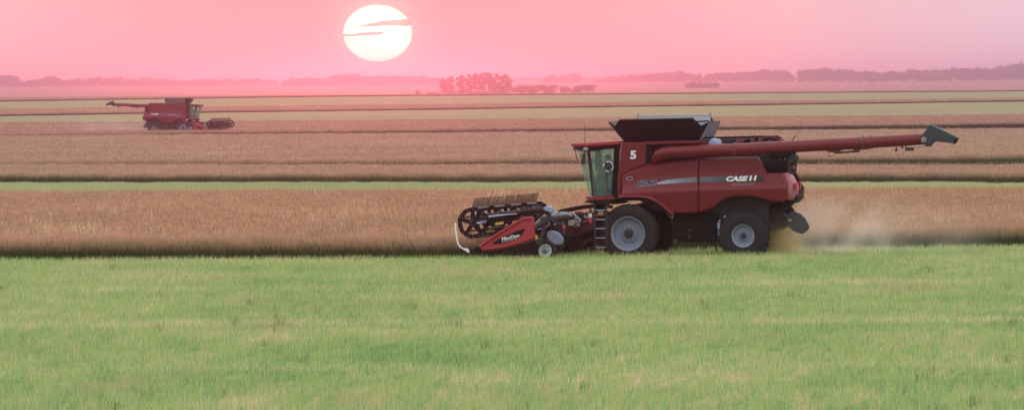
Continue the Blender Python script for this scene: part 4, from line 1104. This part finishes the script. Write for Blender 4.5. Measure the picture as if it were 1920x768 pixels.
def leaf_cloud(blobs, size, n):
    """leaf-sized triangles spread through a set of ellipsoid clumps -> (n,3,3)"""
    vol = np.array([b[3]*b[4]*b[5] for b in blobs])**.7; vol /= vol.sum()
    k = RNG.choice(len(blobs), n, p=vol)
    B = np.array(blobs)[k]
    d = RNG.normal(0, 1, (n, 3)); d /= np.linalg.norm(d, axis=1)[:, None]
    rr = RNG.random(n)**.45
    P = B[:, :3] + d*rr[:, None]*B[:, 3:6]
    V = P[:, None, :] + RNG.normal(0, size, (n, 3, 3))
    return V
def px_world(px, D, z=None):
    """world x on distance D that shows at photo column px"""
    return (px-960)/F*D
def tree(px, ytop, D, crown_px, label, bare=.42, bushy=False, n=900, cat='tree', name='poplar_tree', group=None, mat=None):
    x = px_world(px, D); z0 = float(zter(D))
    yc = ytop+ROLL*(px-960)
    h = H-(yc-YH)/F*D - z0
    root = empty(name, (x, D, z0), 0); tag(root, label, cat, group)
    cw = crown_px/F*D/2
    rnd = random.Random(int(px*7)); 
    blobs = []
    if bushy:
        for i in range(14):
            a = rnd.uniform(0, 2*PI); q = rnd.uniform(0, .75)
            bz = rnd.uniform(.25, .82)*h*(1-.25*q)
            blobs.append((cw*q*math.cos(a), cw*q*math.sin(a), bz, cw*rnd.uniform(.3,.5), cw*rnd.uniform(.3,.5), h*rnd.uniform(.16,.26)))
        lo = 0
    else:
        for i in range(11):
            t = i/10; bz = h*(bare+(1-bare)*(.08+.84*t)); rad = cw*(.55+.45*math.sin(PI*(.15+.75*t)))
            a = rnd.uniform(0, 2*PI); q = rnd.uniform(.15, .6)
            blobs.append((rad*q*math.cos(a), rad*q*math.sin(a), bz, rad*rnd.uniform(.35,.6), rad*rnd.uniform(.35,.6), h*rnd.uniform(.06,.11)))
    V = leaf_cloud(blobs, .27, n)
    V[:, :, 2] = np.maximum(V[:, :, 2], .05)
    o = assemble('crown', [V], [], mat or M_LEAF); o.parent = root
    tr = MB(); r = .05+h*.016
    tr.tube([(0,0,-.1),(rnd.uniform(-.1,.1),0,h*.35),(rnd.uniform(-.25,.25),0,h*.8)], [r*1.3, r, r*.3], 7)
    for i in range(5):
        a = rnd.uniform(0, 2*PI); zb = h*rnd.uniform(.3, .6)
        tr.tube([(0,0,zb),(cw*.35*math.cos(a),cw*.35*math.sin(a),zb+h*.12),(cw*.6*math.cos(a),cw*.6*math.sin(a),zb+h*.22)], [r*.5, r*.35, r*.15], 5)
    tr.build('trunk', M_BARK, root)
    return root
DT = 5800
gt = 'tall bare trunked trees of the central clump'
for px, yt, cw, lb in (
    (834,148,20,'short leaning tree at the left end of the central clump'),
    (846,144,16,'slim tree second from the left end of the central clump'),
    (866,141,20,'tall poplar left of the gap in the central clump'),
    (882,139,18,'tall poplar just right of the gap in the central clump'),
    (894,138,17,'tall poplar left of the middle of the central clump'),
    (907,137,19,'tall poplar in the middle of the central clump'),
    (919,135.5,20,'tallest poplar of the central clump'),
    (931,138,17,'tall poplar right of the tallest one in the central clump'),
    (940,142,14,'slim poplar wedged beside the round crowned tree of the central clump'),
    (953,139.5,24,'round crowned tree at the right end of the tall clump')):
    tree(px, yt, DT+random.uniform(-25, 25), cw*1.4, lb, bare=.2, n=4600, group=gt)
for px, yt, cw, lb in (
    (972,160,34,'low bush at the foot of the round crowned tree'),
    (988,156,36,'broad bush left of the middle of the low bushes'),
    (1012,157,38,'broad bush in the middle of the low bushes'),
    (1032,158,34,'bush right of the middle of the low bushes'),
    (1062,160,30,'small bush left of the large rounded one'),
    (1080,159,26,'bush tucked against the large rounded one'),
    (1103,156.5,42,'large rounded bush at the right end of the central clump')):
    tree(px, yt, DT-30+random.uniform(-15, 15), cw*1.25, lb, bushy=True, n=3200, cat='bush', name='willow_bush', group='low bushes right of the poplars', mat=M_LEAF2)
for px, yt, cw, lb in ((812,172,26,'small scrub bush left of the central clump'),(838,166,30,'scrub under the short leaning tree'),(870,167,34,'scrub under the tall poplar beside the gap'),
                       (785,170,10,'tiny lone bush in the red glow left of the central clump'),(905,170,40,'scrub under the middle poplars'),(942,168,34,'scrub under the round crowned tree')):
    tree(px, yt, DT-8, cw*1.3, lb, bushy=True, n=1400, cat='bush', name='scrub_bush', group='scrub under the central clump')

def wood(label, pts, Dbase, depth, seed, mat=M_LEAF, gap=None):
    """a far wood: crowns of many trees set in rows along a profile of (column, top row)"""
    rg = random.Random(seed); xs = [p[0] for p in pts]; ys = [p[1] for p in pts]
    blobs = []
    x = xs[0]
    while x < xs[-1]:
        D = (Dbase(x) if callable(Dbase) else Dbase)+rg.uniform(0, depth)
        yt = float(np.interp(x, xs, ys)) + rg.uniform(-1.2, 3.2) + 2.2*math.sin(x*.11+seed)*math.sin(x*.043)
        z0 = float(zter(D)); h = H-(yt+ROLL*(x-960)-YH)/F*D - z0
        X = px_world(x, D)
        if h > 1:
            w = rg.uniform(.28, .5)*h
            for i in range(7):
                a = rg.uniform(0, 2*PI); q = rg.uniform(0, .7)
                blobs.append((X+w*q*math.cos(a), D+w*q*math.sin(a), z0+h*rg.uniform(.2, .86), w*.5, w*.5, h*.14))
        x += rg.uniform(1.2, 3.2)
    V = leaf_cloud(blobs, 1.0, len(blobs)*26)
    tag(assemble('distant_wood', [V], [], mat), label, 'wood', kind='stuff')
wood('lavender grey wood on the left horizon, above the unloading spout of the far harvester',
     [(-160,146),(-60,143),(0,142),(28,140),(45,148),(68,151),(78,145),(100,143),(130,147),(160,146),(200,147),(220,144),(250,147),(280,145),(320,148),(350,150),(400,148),(430,147),(500,148),(525,151)], lambda x: 11200, 400, 3)
wood('rosy wood on the horizon directly below the sun',
     [(530,151),(545,147),(600,144),(640,140),(660,137),(700,141),(760,141),(800,143),(830,147)], lambda x: 10300, 300, 4)
wood('faint pink wood line behind the central clump, far on the horizon',
     [(820,150),(900,148),(960,146),(990,145),(1060,147),(1150,147),(1200,146),(1300,143)], lambda x: 14500, 400, 5)
wood('mauve wood low on the horizon just right of the central clump',
     [(1018,147),(1026,141.5),(1050,141),(1080,139.5),(1092,143)], lambda x: 11600, 250, 6)
wood('mauve wood on the horizon above the large harvester',
     [(1120,146),(1150,143),(1180,141),(1200,139),(1240,134.5),(1280,134.5),(1320,140),(1340,137),(1400,133.5),(1440,130.5),(1470,132),(1490,137)], lambda x: 11200, 400, 7)
wood('blue grey wood on the right horizon, taller than the rest',
     [(1500,136),(1512,130),(1540,126.5),(1600,129.5),(1640,134),(1660,131.5),(1700,131.5),(1740,128.5),(1800,126.5),(1860,124.5),(1900,120.5),(1920,119.5),(1990,121),(2080,124)], lambda x: 10300, 350, 8)
wood('low scrub in front of the woods, above the grain tank of the large harvester',
     [(1290,158.5),(1302,157),(1318,157.5),(1345,158.5)], lambda x: 8000, 50, 9)

# ------------------------------------------------------------------ sky, sun, haze
SUNPX = (708, 62.5)
sd = ray(*SUNPX).normalized()
w = bpy.data.worlds.new('World'); bpy.context.scene.world = w; w.use_nodes = True
N = w.node_tree.nodes; L = w.node_tree.links; bg = N['Background']
az = math.atan2(sd.x, sd.y)
LAMP_EL = R(1.3)
tc = N.new('ShaderNodeTexCoord')
sky = N.new('ShaderNodeTexSky'); sky.sky_type = 'NISHITA'; sky.sun_disc = False
sky.sun_elevation = LAMP_EL; sky.sun_rotation = az; sky.dust_density = 2; sky.air_density = 1
# overhead: the clear sky, greyed by thin cloud
mo = N.new('ShaderNodeMix'); mo.data_type = 'RGBA'; mo.inputs[0].default_value = SKY_GREY
mo.inputs[7].default_value = (*OVERHEAD, 1); L.new(sky.outputs[0], mo.inputs[6])
# smoky pink band round the horizon, deepest towards the sun
vd = N.new('ShaderNodeVectorMath'); vd.operation = 'DISTANCE'; vd.inputs[1].default_value = sd
L.new(tc.outputs['Generated'], vd.inputs[0])
cr = N.new('ShaderNodeValToRGB'); e = cr.color_ramp.elements
mrr = N.new('ShaderNodeMapRange'); mrr.inputs[1].default_value = 0; mrr.inputs[2].default_value = .2
L.new(vd.outputs['Value'], mrr.inputs[0]); L.new(mrr.outputs[0], cr.inputs[0])
for i, (p, c) in enumerate(PINKS):
    el = e[i] if i < 2 else e.new(p)
    el.position = p; el.color = (*c, 1)
wide = N.new('ShaderNodeValToRGB'); ew = wide.color_ramp.elements
m2 = N.new('ShaderNodeMapRange'); m2.inputs[1].default_value = .15; m2.inputs[2].default_value = 1.6
L.new(vd.outputs['Value'], m2.inputs[0]); L.new(m2.outputs[0], wide.inputs[0])
ew[0].position = 0; ew[0].color = (*PINKS[-1][1], 1); ew[1].position = 1; ew[1].color = (*BACKSKY, 1)
gt_ = N.new('ShaderNodeMath'); gt_.operation = 'GREATER_THAN'; gt_.inputs[1].default_value = .17
L.new(vd.outputs['Value'], gt_.inputs[0])
mp_ = N.new('ShaderNodeMix'); mp_.data_type = 'RGBA'
L.new(gt_.outputs[0], mp_.inputs[0]); L.new(cr.outputs[0], mp_.inputs[6]); L.new(wide.outputs[0], mp_.inputs[7])
sc_ = N.new('ShaderNodeMix'); sc_.data_type = 'RGBA'; sc_.blend_type = 'MULTIPLY'; sc_.inputs[0].default_value = 1
sc_.inputs[7].default_value = (PINK_K, PINK_K, PINK_K, 1); L.new(mp_.outputs[2], sc_.inputs[6])
sp = N.new('ShaderNodeSeparateXYZ'); L.new(tc.outputs['Generated'], sp.inputs[0])
me_ = N.new('ShaderNodeMapRange'); me_.inputs[1].default_value = .02; me_.inputs[2].default_value = .30; me_.interpolation_type = 'SMOOTHSTEP'
L.new(sp.outputs['Z'], me_.inputs[0])
mf = N.new('ShaderNodeMix'); mf.data_type = 'RGBA'
L.new(me_.outputs[0], mf.inputs[0]); L.new(sc_.outputs[2], mf.inputs[6]); L.new(mo.outputs[2], mf.inputs[7])
# faint unevenness of the smoke
nz = N.new('ShaderNodeTexNoise'); nz.inputs['Scale'].default_value = 30; nz.inputs['Detail'].default_value = 4
mpz = N.new('ShaderNodeMapping'); mpz.inputs['Scale'].default_value = (1, 1, 3); L.new(tc.outputs['Generated'], mpz.inputs[0]); L.new(mpz.outputs[0], nz.inputs['Vector'])
mn = N.new('ShaderNodeMapRange'); mn.inputs[3].default_value = .95; mn.inputs[4].default_value = 1.05; L.new(nz.outputs['Fac'], mn.inputs[0])
ml = N.new('ShaderNodeVectorMath'); ml.operation = 'SCALE'; L.new(mf.outputs[2], ml.inputs[0]); L.new(mn.outputs[0], ml.inputs['Scale'])
L.new(ml.outputs[0], bg.inputs[0]); bg.inputs[1].default_value = .1

ld = bpy.data.lights.new('sun_lamp', 'SUN'); ld.energy = SUN_E; ld.angle = R(.5); ld.color = SUN_COL
lo = bpy.data.objects.new('sun_lamp', ld); C.objects.link(lo)
ls = Vector((math.sin(az)*math.cos(LAMP_EL), math.cos(az)*math.cos(LAMP_EL), math.sin(LAMP_EL)))
lo.rotation_euler = (-ls).to_track_quat('-Z', 'Y').to_euler(); lo.location = (0, 0, 60)

# the disc of the sun, flattened by the air near the horizon, and two bars of cloud across it
DS = 26000.
m, Nn, Ln = newmat('sun_glow'); Nn.remove(Nn['Principled BSDF']); em = Nn.new('ShaderNodeEmission')
em.inputs[1].default_value = 2.1
sx = Nn.new('ShaderNodeTexCoord'); sl = Nn.new('ShaderNodeVectorMath'); sl.operation = 'MULTIPLY'; sl.inputs[1].default_value = (1/(64.2/F*DS), 0, 1/(53.2/F*DS))
sln = Nn.new('ShaderNodeVectorMath'); sln.operation = 'LENGTH'; srp = Nn.new('ShaderNodeValToRGB'); srp.color_ramp.elements[0].position = .75; srp.color_ramp.elements[0].color = (1,.90,.62,1)
srp.color_ramp.elements[1].color = (1,.72,.45,1); Ln.new(sx.outputs['Object'], sl.inputs[0]); Ln.new(sl.outputs[0], sln.inputs[0]); Ln.new(sln.outputs['Value'], srp.inputs[0]); Ln.new(srp.outputs[0], em.inputs[0])
Ln.new(em.outputs[0], Nn['Material Output'].inputs[0])
wd = 64.2/F*DS; hh = 53.2/F*DS
sc = CAM + sd*DS
sb = MB().ball((0,0,0), 1, 64, 32, (wd, wd*.5, hh)).build('sun', m, smooth=True)
sb.location = sc; sb.rotation_euler = (0, 0, -az)
tag(sb, 'large white setting sun low over the horizon, crossed by two cloud bars', 'sun')
def skycloudmat():
    m, N, L = newmat('thin_cloud'); b = N['Principled BSDF']; out = N['Material Output']
    N.remove(b); d = N.new('ShaderNodeBsdfTransparent'); d.inputs[0].default_value = (.86, .58, .56, 1)
    L.new(d.outputs[0], out.inputs[0])
    return m
M_CLOUD = skycloudmat()
def cloud(label, outline):
    """wisp outlined in photo pixels, a lens a few metres thick far beyond the haze"""
    DC = 25000.; mb = MB(); n = len(outline)//2
    top = outline[:n]; bot = outline[n:][::-1]
    vs = []; fs = []
    def pt(px, py, dy):
        q = ray(px, py); q = q/q.y*(DC+dy); return CAM+q
    for (a, b) in zip(top, bot):
        mid = ((a[0]+b[0])/2, (a[1]+b[1])/2)
        vs += [pt(*a, 0), pt(*mid, -6), pt(*b, 0), pt(*mid, 6)]
    for i in range(n-1):
        for k in range(4):
            fs.append((i*4+k, i*4+(k+1)%4, (i+1)*4+(k+1)%4, (i+1)*4+k))
    fs += [(0,1,2,3), tuple((n-1)*4+k for k in (3,2,1,0))]
    o = mb.add(vs, fs).build('cloud_streak', M_CLOUD)
    return tag(o, label, 'cloud', 'thin cloud streaks crossing the sun')
cloud('upper ragged cloud bar across the right half of the sun',
    [(655,49.3),(672,48.8),(686,46.5),(694,43.5),(700,44),(708,41),(716,39.5),(722,39.5),(735,38),(748,37.2),(760,36.6),(767.5,37),
     (771,47.5),(760,49.8),(748,48.2),(735,48.6),(722,48.2),(716,48.8),(708,49.6),(700,49.8),(694,50),(686,49.6),(672,49.8),(655,49.8)])
cloud('thin lower cloud bar across the left half of the sun',
    [(642.5,65),(655,64.2),(668,63.4),(678,61),(690,61.2),(700,59.4),(709,60.4),(720,59.6),
     (721,61.2),(712,66),(700,66),(690,67),(678,67.2),(668,67.8),(655,68.2),(642.5,68.4)])

# air: one closed box of even haze round everything on the ground
hz, Nh, Lh = newmat('haze_air'); Nh.remove(Nh['Principled BSDF']); pv = Nh.new('ShaderNodeVolumePrincipled')
pv.inputs['Color'].default_value = (*HAZE_COL, 1); pv.inputs['Density'].default_value = HAZE_D; pv.inputs['Anisotropy'].default_value = HAZE_G
Lh.new(pv.outputs[0], Nh['Material Output'].inputs['Volume'])
hb = MB().box((-3600, -420, -2), (3600, 17400, 50)).build('haze', hz)
tag(hb, kind='stuff')

sn = bpy.context.scene
sn.view_settings.view_transform = 'Standard'; sn.view_settings.look = 'None'; sn.view_settings.gamma = 1
sn.view_settings.use_curve_mapping = False; sn.view_settings.exposure = EXPO
sn.cycles.max_bounces = 6; sn.cycles.diffuse_bounces = 3; sn.cycles.transparent_max_bounces = 12; sn.cycles.volume_bounces = 1
sn.cycles.use_denoising = True
try: sn.cycles.denoiser = 'OPENIMAGEDENOISE'
except Exception: pass
